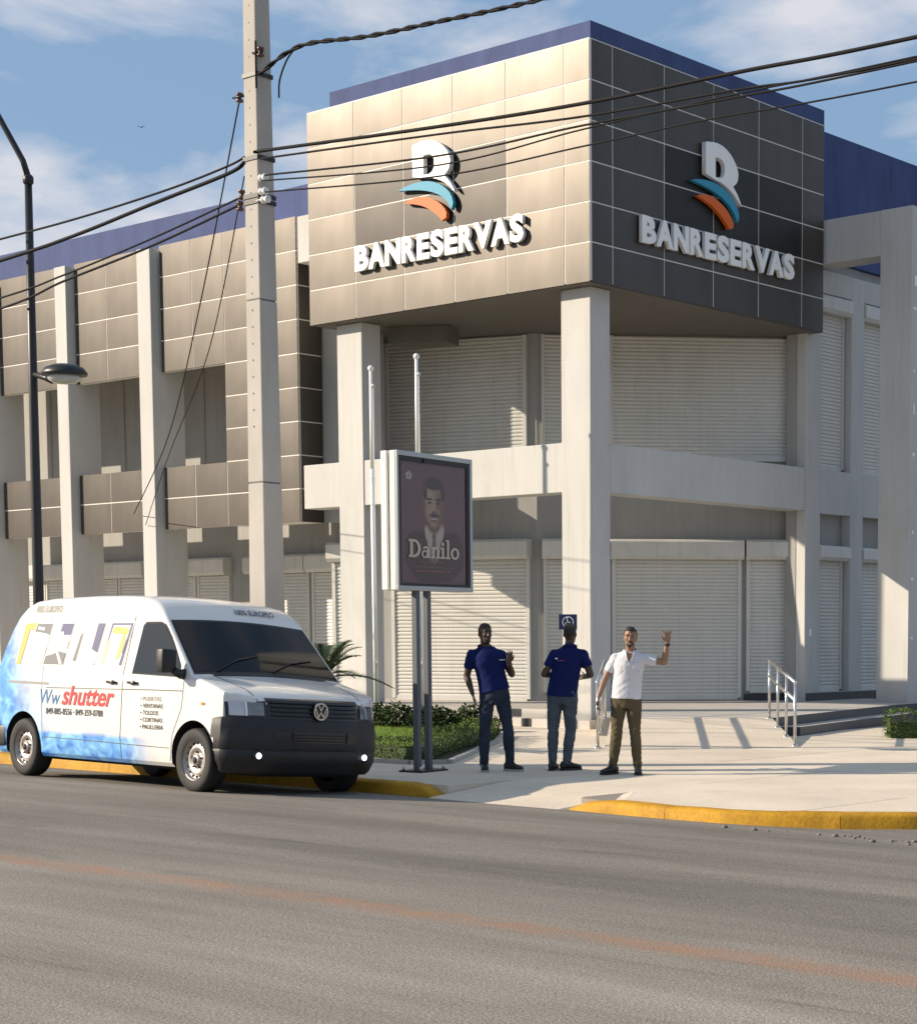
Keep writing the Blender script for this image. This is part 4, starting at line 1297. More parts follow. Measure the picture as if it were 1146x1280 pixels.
# ------------------------------------------------------------------ parked van
van = empty('parked_van', (3.457, -11.117, -.074), label='white van with blue shutter-company livery parked at the yellow kerb', cat='van')
van.rotation_euler = (-.063, 0, -.058)
van.scale = (1.04, 1.04, 1.04)
VX = 2.66                                              # local x of the van origin, measured from the rear bumper
VL = 5.14
def lerp_tab(T, x):
    if x <= T[0][0]: return T[0][1]
    for (a, va), (b, vb) in zip(T, T[1:]):
        if x <= b:
            t = (x - a) / (b - a)
            return va + (vb - va) * t
    return T[-1][1]
HT = [(.10, .98), (.16, 1.06), (.24, 1.17), (.34, 1.35), (.44, 1.54), (.55, 1.72), (.66, 1.86), (.80, 1.965), (.95, 2.015), (1.3, 2.045), (2.2, 2.06), (2.9, 2.055), (3.2, 2.035), (3.36, 2.005), (3.48, 1.96), (3.58, 1.895), (3.64, 1.845), (3.70, 1.79),
      (4.28, 1.228), (4.36, 1.200), (4.6, 1.145), (4.85, 1.075), (5.0, 1.015), (5.08, .955), (5.13, .85)]
def v_h(x): return lerp_tab(HT, x)
def v_w(x):
    w = .95
    if x > 4.84: w = .95 * max(.02, (VL - x) / .30) ** (1 / 2.4)
    if x < .7: w = .95 - .07 * ((.7 - x) / .6) ** 2
    return w
def v_half(x, z):
    w = v_w(x)
    if z > 1.12: w -= (z - 1.12) * .135
    if z < .5: w -= (.5 - z) * .10
    return w
def v_crown(x): return .035
def v_rc(x): return lerp_tab([(.1, .05), (.9, .09), (3.3, .09), (3.66, .045), (4.3, .045), (5.1, .05)], x)
def v_section(x):
    h, rc, cr_ = v_h(x), v_rc(x), v_crown(x)
    zb = .24 if .3 < x < 4.70 else .38
    zc = h - cr_ - rc
    zs = [zb, zb + .04, .5, .7, .9, 1.0, 1.12]
    out = [(0, zb)]
    for i, z in enumerate(zs):
        z = min(z, zc - .012 * (len(zs) - i + 4))
        w = v_half(x, z) - (.03 if i == 0 else 0)
        out.append((max(w, .01), z))
    zt = out[-1][1]
    for k in range(1, 5):
        z = zt + (zc - zt) * k / 4
        out.append((max(v_half(x, z), .01), z))
    w0 = out[-1][0]
    rr = min(rc, w0 * .6)
    for k in range(1, 6):
        a = k / 5 * pi / 2
        out.append((w0 - rr + rr * cos(a), zc + rc * sin(a)))
    w1 = w0 - rr
    for k in range(1, 5):
        y = w1 * (1 - k / 4)
        out.append((y, h - cr_ * (y / max(w1, .01)) ** 2))
    return out
def v_top(x, y):
    h, rc, cr_ = v_h(x), v_rc(x), v_crown(x)
    w1 = v_half(x, h - cr_ - rc) - rc
    return h - cr_ * (y / max(w1, .01)) ** 2
def livery():
    m, n, l, b = principled('van livery')
    b.inputs['Roughness'].default_value = 0.28
    b.inputs['Coat Weight'].default_value = 0.6
    b.inputs['Coat Roughness'].default_value = 0.06
    t = n.new('ShaderNodeTexCoord'); sp_ = n.new('ShaderNodeSeparateXYZ'); l.new(t.outputs['Object'], sp_.inputs[0])
    def mth(op, a, c, clamp=False):
        x = n.new('ShaderNodeMath'); x.operation = op; x.use_clamp = clamp
        for i, v in enumerate((a, c)):
            if isinstance(v, (int, float)): x.inputs[i].default_value = v
            else: l.new(v, x.inputs[i])
        return x.outputs[0]
    def rng(v, a, b_, c, d):
        r = n.new('ShaderNodeMapRange'); r.interpolation_type = 'SMOOTHSTEP'
        for k, q in zip(('From Min', 'From Max', 'To Min', 'To Max'), (a, b_, c, d)): r.inputs[k].default_value = q
        l.new(v, r.inputs['Value']); return r.outputs['Result']
    X, Z = mth('ADD', sp_.outputs['X'], VX), sp_.outputs['Z']
    def nz_(sc, st, dist=0.0):
        mp_ = n.new('ShaderNodeMapping'); mp_.inputs['Scale'].default_value = st; l.new(t.outputs['Object'], mp_.inputs['Vector'])
        q = n.new('ShaderNodeTexNoise'); q.inputs['Scale'].default_value = sc; q.inputs['Detail'].default_value = 4; q.inputs['Distortion'].default_value = dist
        l.new(mp_.outputs['Vector'], q.inputs['Vector']); return q.outputs['Fac']
    n1 = nz_(2.0, (1.6, .2, .6), .8)
    wob = mth('MULTIPLY', mth('SUBTRACT', n1, .5), .5)
    low = mth('MULTIPLY', rng(mth('ADD', Z, mth('MULTIPLY', wob, .12)), .48, .56, 1, 0), rng(X, 3.0, 3.75, 1, 0))
    rear = rng(mth('ADD', mth('ADD', mth('MULTIPLY', Z, .62), X), wob), 1.15, 2.15, 1, 0)
    mid = mth('MULTIPLY', rng(X, 1.1, 2.6, .30, 0), rng(Z, .6, 1.3, 1, .1))
    f = mth('MAXIMUM', mth('MAXIMUM', low, rear), mid, True)
    side = mth('MULTIPLY', f, rng(X, 3.9, 4.2, 1, 0), True)
    blu = n.new('ShaderNodeValToRGB')
    e = blu.color_ramp.elements
    e[0].position = .34; e[0].color = (.02, .15, .58, 1); e[1].position = .66; e[1].color = (.26, .60, .90, 1)
    l.new(nz_(3.0, (1.1, .2, 1.6), 1.2), blu.inputs['Fac'])
    mxn = n.new('ShaderNodeMixRGB'); mxn.inputs['Color1'].default_value = (.70, .69, .66, 1)
    l.new(side, mxn.inputs['Fac']); l.new(blu.outputs['Color'], mxn.inputs['Color2'])
    dirt = rng(mth('ADD', Z, mth('MULTIPLY', mth('SUBTRACT', nz_(6, (1, 1, 1)), .5), .25)), .22, .42, .80, 1)
    q = n.new('ShaderNodeMixRGB'); q.blend_type = 'MULTIPLY'; q.inputs['Fac'].default_value = 1
    l.new(mxn.outputs['Color'], q.inputs['Color1']); l.new(dirt, q.inputs['Color2'])
    l.new(q.outputs['Color'], b.inputs['Base Color'])
    return m
M['livery'] = livery()
M['plastic'] = mat('dark grey bumper plastic', (0.02, 0.0205, 0.022), 0.5, var=0.25, scale=5, spec=0.4)
M['tyre'] = mat('tyre rubber', (0.017, 0.017, 0.018), 0.75, var=0.2, scale=10)
M['rim'] = mat('dusty steel rim', (0.42, 0.39, 0.36), 0.4, metal=0.7, var=0.25, scale=14)
M['well'] = mat('wheel well liner', (0.01, 0.01, 0.011), 0.8)
M['tint'] = glass('dark tinted glass', (0.004, 0.004, 0.005), 0.06)
M['tint'].node_tree.nodes['Principled BSDF'].inputs['Specular IOR Level'].default_value = 0.28
M['side_glass'] = glass('cab side glass', (0.018, 0.022, 0.026), 0.03)
M['chrome'] = mat('chrome', (0.75, 0.75, 0.76), 0.12, metal=1.0)
M['gloss_black'] = mat('gloss black trim', (0.012, 0.012, 0.013), 0.25)
M['lamp_in'] = mat('lamp reflector', (0.50, 0.51, 0.52), 0.2, metal=0.3, coat=1.0)
M['lamp_dim'] = mat('dim lamp reflector', (0.17, 0.175, 0.18), 0.2, metal=0.2, coat=1.0)
M['amber'] = mat('amber lens', (0.7, 0.22, 0.03), 0.3)
M['ink'] = mat('black vinyl print', (0.02, 0.02, 0.02), 0.5)
M['ink_soft'] = mat('worn grey vinyl print', (0.30, 0.29, 0.27), 0.5)
M['ink_red'] = mat('red vinyl print', (0.62, 0.05, 0.05), 0.4)
M['ink_blue'] = mat('blue vinyl print', (0.07, 0.22, 0.42), 0.4)
def vloc(x, y, z): return (x - VX, y, z)
stations = [.10, .13, .16, .20, .24, .29, .34, .39, .44, .5, .55, .6, .66, .73, .80, .88, .95, 1.1, 1.3, 1.6, 1.9, 2.2, 2.5, 2.75, 3.0, 3.12, 3.2, 3.28, 3.36, 3.42, 3.48, 3.53, 3.58, 3.62, 3.66, 3.70, 3.78, 3.9, 4.02, 4.14, 4.24, 4.28, 4.32, 4.36, 4.45, 4.6, 4.72, 4.85,
            4.92, 5.0, 5.04, 5.08, 5.105, 5.13]
bm = bmesh.new()
rings = []
for x in stations:
    sct = v_section(x)
    full = [(-y, z) for y, z in sct[::-1]][1:] if False else None
    pts = [(y, z) for y, z in sct] + [(-y, z) for y, z in sct[-2:0:-1]]
    rings.append([bm.verts.new(vloc(x, y, z)) for y, z in pts])
N_ = len(rings[0])
for a, b in zip(rings, rings[1:]):
    for k in range(N_): bm.faces.new((a[k], a[(k + 1) % N_], b[(k + 1) % N_], b[k]))
bm.faces.new(rings[0][::-1]); bm.faces.new(rings[-1])
bmesh.ops.recalc_face_normals(bm, faces=bm.faces[:])
body = obj('body', bm, [M['livery'], M['well']], van)
bm = bmesh.new()
for x in (4.36, .96):
    for s in (-1, 1):
        add_lathe(bm, [(.395, .52 if s > 0 else -1.2), (.395, 1.2 if s > 0 else -.52)], 'y', vloc(x, 0, .335), 40, 1)
for f in bm.faces: f.material_index = 1
cut = obj('cutter', bm, [M['livery'], M['well']], van)
md = body.modifiers.new('arches', 'BOOLEAN'); md.object = cut; md.operation = 'DIFFERENCE'; md.solver = 'EXACT'
evaluated(body)
bpy.data.objects.remove(cut)
for p in body.data.polygons: p.use_smooth = True
body.data.set_sharp_from_angle(angle=radians(32))

def side_pt(x, z, off=.004, s=-1): return vloc(x, s * (v_half(x, z) + off), z)
def side_poly(name, pts, m, off=.004, s=-1, parent=van):
    bm = bmesh.new()
    f = bm.faces.new([bm.verts.new(side_pt(x, z, off, s)) for x, z in pts])
    bmesh.ops.triangulate(bm, faces=[f])
    bmesh.ops.recalc_face_normals(bm, faces=bm.faces[:])
    return obj(name, bm, m, parent)
def side_strip(name, pts, w, m, off=.002, s=-1, parent=van):
    bm = bmesh.new(); L_, R_ = [], []
    fine = [pts[0]]
    for a, b in zip(pts, pts[1:]):
        for k in range(1, 7): fine.append((a[0] + (b[0] - a[0]) * k / 6, a[1] + (b[1] - a[1]) * k / 6))
    for i, p in enumerate(fine):
        a, b = Vector(fine[max(i - 1, 0)]), Vector(fine[min(i + 1, len(fine) - 1)])
        t = (b - a).normalized(); nn = Vector((-t.y, t.x)) * w / 2
        L_.append(bm.verts.new(side_pt(p[0] + nn.x, p[1] + nn.y, off, s))); R_.append(bm.verts.new(side_pt(p[0] - nn.x, p[1] - nn.y, off, s)))
    for i in range(len(fine) - 1): bm.faces.new((L_[i], R_[i], R_[i + 1], L_[i + 1]))
    return obj(name, bm, m, parent)
M['seam'] = mat('door gap and crease shade', (0.10, 0.10, 0.10), 0.7)
WIN = [(3.20, 1.20), (4.09, 1.175), (4.06, 1.30), (3.97, 1.42), (3.84, 1.55), (3.76, 1.625), (3.70, 1.68), (3.62, 1.715), (3.34, 1.715), (3.29, 1.68)]
def grow(P, d):
    cx_ = sum(p[0] for p in P) / len(P); cz_ = sum(p[1] for p in P) / len(P)
    return [(p[0] + d * (1 if p[0] > cx_ else -1), p[1] + d * (1 if p[1] > cz_ else -1)) for p in P]
for s in (-1, 1):
    side_poly('window_seal', grow(WIN, .018), M['gloss_black'], .002, s)
    side_poly('side_window', WIN, M['side_glass'], .006, s)
    side_strip('door_seam', [(3.10, 1.80), (3.02, 1.20), (3.0, .50), (3.01, .27)], .012, M['seam'], s=s)
    side_strip('door_seam', [(4.17, 1.12), (4.14, .85), (3.99, .58), (3.94, .30)], .010, M['seam'], s=s)
    side_strip('door_seam', [(1.36, 1.80), (1.36, 1.2), (1.36, .8), (1.40, .40)], .006, M['seam'], s=s)
    side_strip('crease_shade', [(1.45, 1.005), (2.4, 1.01), (3.0, 1.015)], .008, M['seam'], s=s)  # flat dark strips paint the shade along the body creases
    side_strip('crease_shade', [(3.02, 1.015), (3.6, 1.02), (4.16, 1.02)], .010, M['seam'], s=s)
    side_strip('slide_rail', [(.62, 1.06), (1.0, 1.055), (1.5, 1.05)], .026, M['ink_soft'], .003, s)
    side_strip('crease_shade', [(1.42, .455), (2.2, .45), (3.0, .44), (3.93, .43)], .008, M['seam'], s=s)
    for hx in (2.83, 3.24):
        h = empty('door_handle', side_pt(hx, 1.085, 0, s)); h.parent = van
        bm = bmesh.new(); add_tube(bm, [(-.085, s * .004, 0), (-.07, s * .03, .004), (.06, s * .03, 0), (.08, s * .004, -.002)], [.012, .013, .013, .012], 8); obj('grip', bm, M['gloss_black'], h)
        bm = bmesh.new(); add_lathe(bm, [(.028, 0), (.028, .004)], 'y', (0, 0 if s > 0 else -.004, 0), 14); obj('recess', bm, M['seam'], h)
    # mirror (the photo shows only the one on the pavement side of the driver's view)
    if s > 0: continue
    mr = empty('door_mirror', side_pt(4.10, 1.22, 0, s)); mr.parent = van
    bm = bmesh.new(); add_tube(bm, [(.06, -s * .01, -.03), (.07, s * .06, -.03), (.05, s * .12, .0)], [(.06, .03), (.05, .028), (.04, .028)], 10); obj('mirror_arm', bm, M['gloss_black'], mr)
    bm = bmesh.new(); add_box(bm, -.07, .06, s * .09 if s > 0 else s * .27, s * .27 if s > 0 else s * .09, -.03, .22, .03); obj('mirror_housing', bm, M['plastic'], mr, smooth=True, angle=radians(40))
    bm = bmesh.new(); add_box(bm, -.074, -.070, s * .11 if s > 0 else s * .25, s * .25 if s > 0 else s * .11, -.005, .195); obj('mirror_glass', bm, M['chrome'], mr)
    bm = bmesh.new(); add_box(bm, -.03, .03, -.006, .006, -.014, .014, .004); o = obj('side_indicator', bm, M['amber'], van); o.location = side_pt(4.52, .90, .003, s)
# printed pictures over the rear side windows
PR = {'o': mat('orange print', (0.78, 0.40, 0.08), .4), 'w': mat('white print', (0.74, 0.74, 0.73), .4), 'l': mat('light grey print', (0.60, 0.60, 0.59), .4), 'g': mat('grey print', (0.50, 0.505, 0.50), .4),
      'd': mat('dark print', (0.13, 0.13, 0.14), .4), 'n': mat('navy print', (0.05, 0.05, 0.16), .4), 'p': mat('peach print', (0.76, 0.50, 0.32), .4), 'c': mat('pale print', (0.62, 0.66, 0.60), .4),
      's': mat('sky print', (0.55, 0.72, 0.80), .4)}
def pr_(k, *pts, off=.004): side_poly('window_print', pts, PR[k], off)
pr_('o', (.74, 1.26), (.84, 1.72), (1.10, 1.735), (1.08, 1.66), (.94, 1.65), (.83, 1.26))
def picture(x0, x1, layers):
    """one slanted framed picture; layers are (colour, points in picture coordinates)"""
    def uv(a_, b_): return (x0 + a_ * (x1 - x0) + .12 * (b_ - .5), 1.265 + b_ * .455)
    side_poly('picture_frame', [uv(-.03, -.03), uv(1.03, -.03), uv(1.03, 1.03), uv(-.03, 1.03)], PR['w'], .003)
    for i, (c, P) in enumerate(layers):
        side_poly('window_print', [uv(*q) for q in P], PR[c], .0042 + i * .0007)
def R_(a0, b0, a1, b1): return [(a0, b0), (a1, b0), (a1, b1), (a0, b1)]
picture(1.02, 1.36, [('l', R_(0, 0, 1, 1)), ('d', [(0, .80), (1, .72), (1, 1), (.08, 1)]), ('w', [(.10, .10), (.88, .06), (.90, .74), (.12, .80)]), ('g', [(.05, .04), (.95, 0), (.95, .07), (.05, .11)]), ('w', [(.15, .86), (.6, .83), (.6, .90), (.18, .93)]), ('l', [(.16, .40), (.84, .37), (.84, .42), (.16, .45)])])
picture(1.41, 1.82, [('l', R_(0, 0, 1, 1)), ('n', R_(.42, .72, 1, 1)), ('g', R_(0, .82, .40, 1)), ('w', [(.10, .60), (.62, .62), (.60, .80), (.14, .78)]), ('g', [(0, .30), (1, .38), (1, .58), (0, .52)]), ('d', [(0, 0), (1, 0), (1, .28), (.62, .32), (.30, .24), (0, .20)]), ('w', [(.48, .30), (.56, .33), (.96, .02), (.84, .0)])])
picture(1.98, 2.46, [('w', R_(0, 0, 1, 1)), ('g', [(0, 0), (.26, 0), (.24, .95), (.05, .7)]), ('d', [(.06, .10), (.20, .08), (.20, .78), (.10, .70)]), ('c', R_(.30, .03, .68, .92)), ('l', R_(.46, .03, .50, .92)), ('n', [(.74, .38), (1, .30), (1, 1), (.72, 1)]), ('l', R_(0, 0, 1, .05))])
picture(2.60, 3.02, [('n', R_(0, 0, 1, 1)), ('w', [(.03, 0), (.86, 0), (.90, .95), (.10, .95)]), ('s', [(.20, .06), (.58, .04), (.58, .78), (.20, .80)]), ('o', [(.12, .76), (.86, .72), (.88, .88), (.14, .92)]), ('o', [(.64, .14), (.80, .16), (.82, .72), (.66, .72)]), ('p', [(.02, .03), (.14, .03), (.15, .66), (.05, .60)]), ('d', [(.84, .30), (.92, .30), (.94, .62), (.86, .62)])])
def side_text(body_, m, x0, x1, z0, z1, bold=.0, shear=0.0, off=.005, s=-1):
    zc = (z0 + z1) / 2
    y0, y1 = v_half((x0 + x1) / 2, z0) + off, v_half((x0 + x1) / 2, z1) + off
    if s < 0: return text_obj('livery_lettering', body_, m, van, vloc(x0, -y0, z0), (1, 0, 0), (0, -(y1 - y0), z1 - z0), x1 - x0, z1 - z0, bold=bold, shear=shear)
side_text('Ww', M['ink_blue'], 1.34, 1.76, .82, .985, -.012, .25)
side_text('shutter', M['ink_red'], 1.80, 2.87, .82, 1.035, .02, .30)
side_text('849-885-8556', M['ink'], 1.47, 2.015, .712, .782, .012)
side_text('·', M['ink'], 2.045, 2.065, .738, .756)
side_text('849-359-0788', M['ink'], 2.095, 2.65, .712, .782, .012)
for k, w in enumerate(('PUERTAS', 'VENTANAS', 'TOLDOS', 'CORTINAS', 'PALILLERIA')):
    wd = (.37, .40, .32, .40, .42)[k]
    side_text('•', M['ink_soft'] if k == 0 else M['ink'], 3.385, 3.403, .918 - .073 * k, .936 - .073 * k)
    side_text(w, M['ink_soft'] if k == 0 else M['ink'], 3.43, 3.40 + wd, .905 - .073 * k, .950 - .073 * k, .012)
side_text('100% EUROPEO', M['ink_soft'], 1.02, 1.58, 1.845, 1.925, .02, .2)
# windscreen
def top_patch(name, x0, x1, wf, m, off, nx=12, ny=14):
    v, f = [], []
    for i in range(nx + 1):
        x = x0 + (x1 - x0) * i / nx
        w = wf(x)
        for j in range(ny + 1):
            y = -w + 2 * w * j / ny
            v.append(vloc(x + off * .5, y, v_top(x, y) + off))
    for i in range(nx):
        for j in range(ny):
            a = i * (ny + 1) + j
            f.append((a, a + ny + 1, a + ny + 2, a + 1))
    return py_obj(name, v, f, m, van, smooth=True)
def wscr(x): return v_half(x, v_h(x) - .08) - .058
top_patch('windscreen_seal', 3.705, 4.285, lambda x: wscr(x) + .016, M['gloss_black'], .003)
top_patch('windscreen', 3.725, 4.262, wscr, M['tint'], .007)
top_patch('scuttle', 4.255, 4.345, lambda x: .70, M['plastic'], .006, 3, 10)
for y0, y1 in ((-.62, -.02), (.06, .66)):
    pts = [vloc(4.27, y0, v_top(4.27, y0) + .02), vloc(4.16, (y0 + y1) / 2, v_top(4.16, (y0 + y1) / 2) + .025), vloc(4.10, y1, v_top(4.10, y1) + .02)]
    tube('wiper', pts, .008, M['gloss_black'], van, 6)
xa, za = 3.08, v_top(3.08, 0)
text_obj('livery_lettering', '100% EUROPEO', M['ink'], van, vloc(3.625, .02, v_top(3.625, .2) + .012), (0, 1, 0), (-.07, 0, .075), .50, .075, bold=.02)
# bonnet seams
for s in (-1, 1):
    v, f = [], []
    for i in range(9):
        x = 4.33 + (5.03 - 4.33) * i / 8; y = .70 - .05 * i / 8
        v += [vloc(x, s * y, v_top(x, y) + .003), vloc(x, s * (y + .010), v_top(x, y + .01) + .003)]
    for i in range(8): f.append((2 * i, 2 * i + 2, 2 * i + 3, 2 * i + 1))
    py_obj('bonnet_seam', v, f, M['seam'], van)
# nose: bumper, grille, lamps
def xf(y): return VL + .02 - .30 * min(1, abs(y) / .95) ** 2.4
def nose_patch(name, y0, y1, zr_, m, off, ny=16, back=None):
    """rows of (z, extra x); follows the rounded nose"""
    v, f = [], []
    for (z, dx) in zr_:
        for j in range(ny + 1):
            y = y0 + (y1 - y0) * j / ny
            v.append(vloc(xf(y) + off + dx, y, z))
    for i in range(len(zr_) - 1):
        for j in range(ny):
            a = i * (ny + 1) + j
            f.append((a, a + 1, a + ny + 2, a + ny + 1))
    o = py_obj(name, v, f, m, van, smooth=True)
    o.data.set_sharp_from_angle(angle=radians(40))
    return o
path = []
for k in range(7): path.append((4.70 + .16 * k / 6, -.965))
for k in range(1, 32):
    y = -.95 + 1.9 * k / 32
    path.append((xf(y) + .025, y * 1.012))
for k in range(6, -1, -1): path.append((4.70 + .16 * k / 6, .965))
rows = [(.215, -.16), (.22, -.085), (.255, -.045), (.33, -.012), (.345, .0), (.44, .012), (.46, .004), (.475, .012), (.57, .012), (.68, .004), (.755, -.008), (.782, -.024), (.79, -.12)]
bm = bmesh.new(); rg_ = []
for z, d in rows:
    ring_ = []
    for i, (x, y) in enumerate(path):
        a, b = Vector(path[max(i - 1, 0)]), Vector(path[min(i + 1, len(path) - 1)])
        t = (b - a).normalized(); nn = Vector((t.y, -t.x))
        ring_.append(bm.verts.new(vloc(x + nn.x * d, y + nn.y * d, z)))
    rg_.append(ring_)
for a, b in zip(rg_, rg_[1:]):
    for k in range(len(path) - 1): bm.faces.new((a[k], a[k + 1], b[k + 1], b[k]))
bmesh.ops.recalc_face_normals(bm, faces=bm.faces[:])
# keep the bumper out of the wheel arches
bmesh.ops.delete(bm, geom=[v for v in bm.verts if (v.co.x + VX - 4.36) ** 2 + (v.co.z - .335) ** 2 < .395 ** 2], context='VERTS')
obj('front_bumper', bm, M['plastic'], van, smooth=True, angle=radians(40))
nose_patch('grille_panel', -.57, .57, [(.775, .0), (.86, -.012), (.965, -.04), (.985, -.07), (.99, -.16)], M['gloss_black'], .004)
for k in range(4):
    z = .805 + k * .043
    nose_patch('grille_bar', -.53, .53, [(z, .008 - k * .008), (z + .006, .016 - k * .008), (z + .016, .012 - k * .009), (z + .018, -.002 - k * .009)], M['plastic'], .004)
for s, mm in ((-1, M['lamp_in']), (1, M['lamp_dim'])):  # same lamp twice; the far one's dimness is put into its colours
    hd = empty('headlight', vloc(4.98, s * .74, .88)); hd.parent = van
    def hp(name, y0, y1, zr_, m, off, ny=8):
        o = nose_patch(name, s * y0, s * y1, zr_, m, off, ny)
        o.parent = hd
        for v in o.data.vertices: v.co = v.co - Vector(hd.location)
        if s < 0: o.data.flip_normals()
        return o
    hp('lamp_bowl', .575, .93, [(.785, .0), (.86, -.008), (.945, -.03), (.96, -.05), (.965, -.14)], M['gloss_black'], .006)
    hp('reflector', .60, .745, [(.805, .0), (.87, -.006), (.935, -.028)], M['lamp_dim'], .012)
    hp('reflector', .775, .905, [(.80, .0), (.87, -.006), (.94, -.028)], mm, .014)
    hp('lamp_divider', .75, .772, [(.80, .0), (.87, -.006), (.94, -.028)], M['white'] if s < 0 else M['lamp_dim'], .016, 2)
em = empty('nose_emblem', vloc(xf(0) + .03, 0, .868)); em.parent = van
def yz_ring(name, r0, r1, d0, d1, m, parent, n=36):
    bm = bmesh.new()
    A_ = [[bm.verts.new((d, r * cos(2 * pi * k / n), r * sin(2 * pi * k / n))) for k in range(n)] for r, d in ((r0, d0), (r0, d1), (r1, d1), (r1, d0))]
    for i in range(4):
        a, b = A_[i], A_[(i + 1) % 4]
        for k in range(n): bm.faces.new((a[k], a[(k + 1) % n], b[(k + 1) % n], b[k]))
    bmesh.ops.recalc_face_normals(bm, faces=bm.faces[:])
    return obj(name, bm, m, parent, smooth=True, angle=radians(40))
bm = bmesh.new(); add_lathe(bm, [(.085, -.03), (.085, -.004)], 'x', (0, 0, 0), 30); obj('emblem_disc', bm, M['gloss_black'], em)
yz_ring('emblem_ring', .074, .089, -.006, .008, M['chrome'], em)
def yz_bar(pts, w, parent):
    bm = bmesh.new()
    for (a, b) in zip(pts, pts[1:]):
        a, b = Vector(a), Vector(b); t = (b - a).normalized(); nn = Vector((-t.y, t.x)) * w / 2
        q = [a + nn, a - nn, b - nn, b + nn]
        lo = [bm.verts.new((-.003, p.x, p.y)) for p in q]; hi = [bm.verts.new((.007, p.x, p.y)) for p in q]
        bm.faces.new(lo[::-1]); bm.faces.new(hi)
        for i in range(4): bm.faces.new((lo[i], lo[(i + 1) % 4], hi[(i + 1) % 4], hi[i]))
    bmesh.ops.recalc_face_normals(bm, faces=bm.faces[:])
    return obj('emblem_letter', bm, M['chrome'], parent)
yz_bar([(-.031, .066), (0, .006), (.031, .066)], .013, em)
yz_bar([(-.066, .028), (-.031, -.060), (0, -.006), (.031, -.060), (.066, .028)], .013, em)
nose_patch('lower_grille', -.32, .32, [(.545, .0), (.60, .004), (.655, .0)], M['gloss_black'], .042)
for k in range(3): nose_patch('lower_grille_bar', -.32, .32, [(.560 + k * .03, .0), (.566 + k * .03, .006), (.574 + k * .03, 0)], M['plastic'], .044)
for s in (-1, 1):
    nose_patch('bumper_inlet', s * .36 if s > 0 else -.52, .52 if s > 0 else -.36, [(.545, .0), (.60, .002), (.65, .0)], M['gloss_black'], .043, 6)
    fg = empty('fog_lamp', vloc(xf(.66) + .046, s * .66, .405)); fg.parent = van
    bm = bmesh.new(); add_lathe(bm, [(.055, -.05), (.055, .0), (.04, .004)], 'x', (0, 0, 0), 20); obj('fog_bezel', bm, M['gloss_black'], fg)
    bm = bmesh.new(); add_lathe(bm, [(.031, 0), (.030, .008), (.02, .013), (.004, .015)], 'x', (0, 0, 0), 20); obj('fog_lens', bm, emit('lit fog lamp', (.82, .88, 1.0), 3.2), fg)
nose_patch('bumper_groove', -.6, .6, [(.455, 0), (.462, .0)], M['gloss_black'], .0395)
# rear bumper, chassis, wheels
bm = bmesh.new(); add_box(bm, .02 - VX, .56 - VX, -.955, .955, .32, .56, .03); obj('rear_bumper', bm, M['plastic'], van, smooth=True, angle=radians(40))
bm = bmesh.new(); add_box(bm, .35 - VX, 4.9 - VX, -.50, .50, .19, .30); obj('chassis', bm, M['well'], van)
tube('exhaust', [vloc(.2, .3, .26), vloc(1.4, .3, .24)], .03, M['well'], van)
for x in (4.36, .96): tube('axle', [vloc(x, -.7, .32), vloc(x, .7, .32)], .04, M['well'], van)
def wheel(x, s):
    w = empty('wheel', vloc(x, s * .835, .326)); w.parent = van
    yb = lambda d: s * d
    bm = bmesh.new()
    prof = [(.205, -.10), (.225, -.108), (.285, -.112), (.312, -.100), (.324, -.075), (.326, 0), (.324, .075), (.312, .100), (.285, .112), (.225, .108), (.205, .10)]
    add_lathe(bm, prof, 'y', (0, 0, 0), 44, caps=False)
    obj('tyre', bm, M['tyre'], w)
    bm = bmesh.new()
    for k in range(44):
        a = 2 * pi * k / 44
        for d in (-.06, -.02, .02, .06):
            c = Vector((.3255 * cos(a), d, .3255 * sin(a)))
            t = Vector((-sin(a), 0, cos(a))) * .013; rr = Vector((cos(a), 0, sin(a))) * .0035; yv = Vector((0, .014, 0))
            q = [bm.verts.new(c + rr + t * i + yv * j) for i, j in ((-1, -1), (1, -1), (1, 1), (-1, 1))]
            bm.faces.new(q)
    tag(obj('tread_blocks', bm, M['tyre'], w), kind='stuff')
    bm = bmesh.new()
    pr2 = [(.212, .085), (.208, .098), (.198, .088), (.192, .055), (.165, .050), (.150, .062), (.118, .066), (.105, .050), (.062, .052), (.058, .075), (.040, .080), (.003, .080)]
    add_lathe(bm, [(r, s * h) for r, h in pr2], 'y', (0, 0, 0), 40, caps=False)
    obj('rim', bm, M['rim'], w)
    bm = bmesh.new()
    for k in range(16):
        a = 2 * pi * k / 16
        add_lathe(bm, [(.0155, s * .050), (.0155, s * .0585)], 'y', (.170 * cos(a), 0, .170 * sin(a)), 10)
    tag(obj('rim_holes', bm, M['well'], w), kind='stuff')
    bm = bmesh.new()
    for k in range(5):
        a = 2 * pi * k / 5 + .3
        add_lathe(bm, [(.011, s * .05), (.011, s * .072), (.006, s * .076)], 'y', (.083 * cos(a), 0, .083 * sin(a)), 6)
    tag(obj('wheel_bolts', bm, M['well'], w), kind='stuff')
    bm = bmesh.new(); add_lathe(bm, [(.034, s * .0805), (.034, s * .086), (.004, s * .088)], 'y', (0, 0, 0), 16); obj('hub_cap', bm, M['well'], w)
for x in (4.36, .96):
    for s in (-1, 1): wheel(x, s)

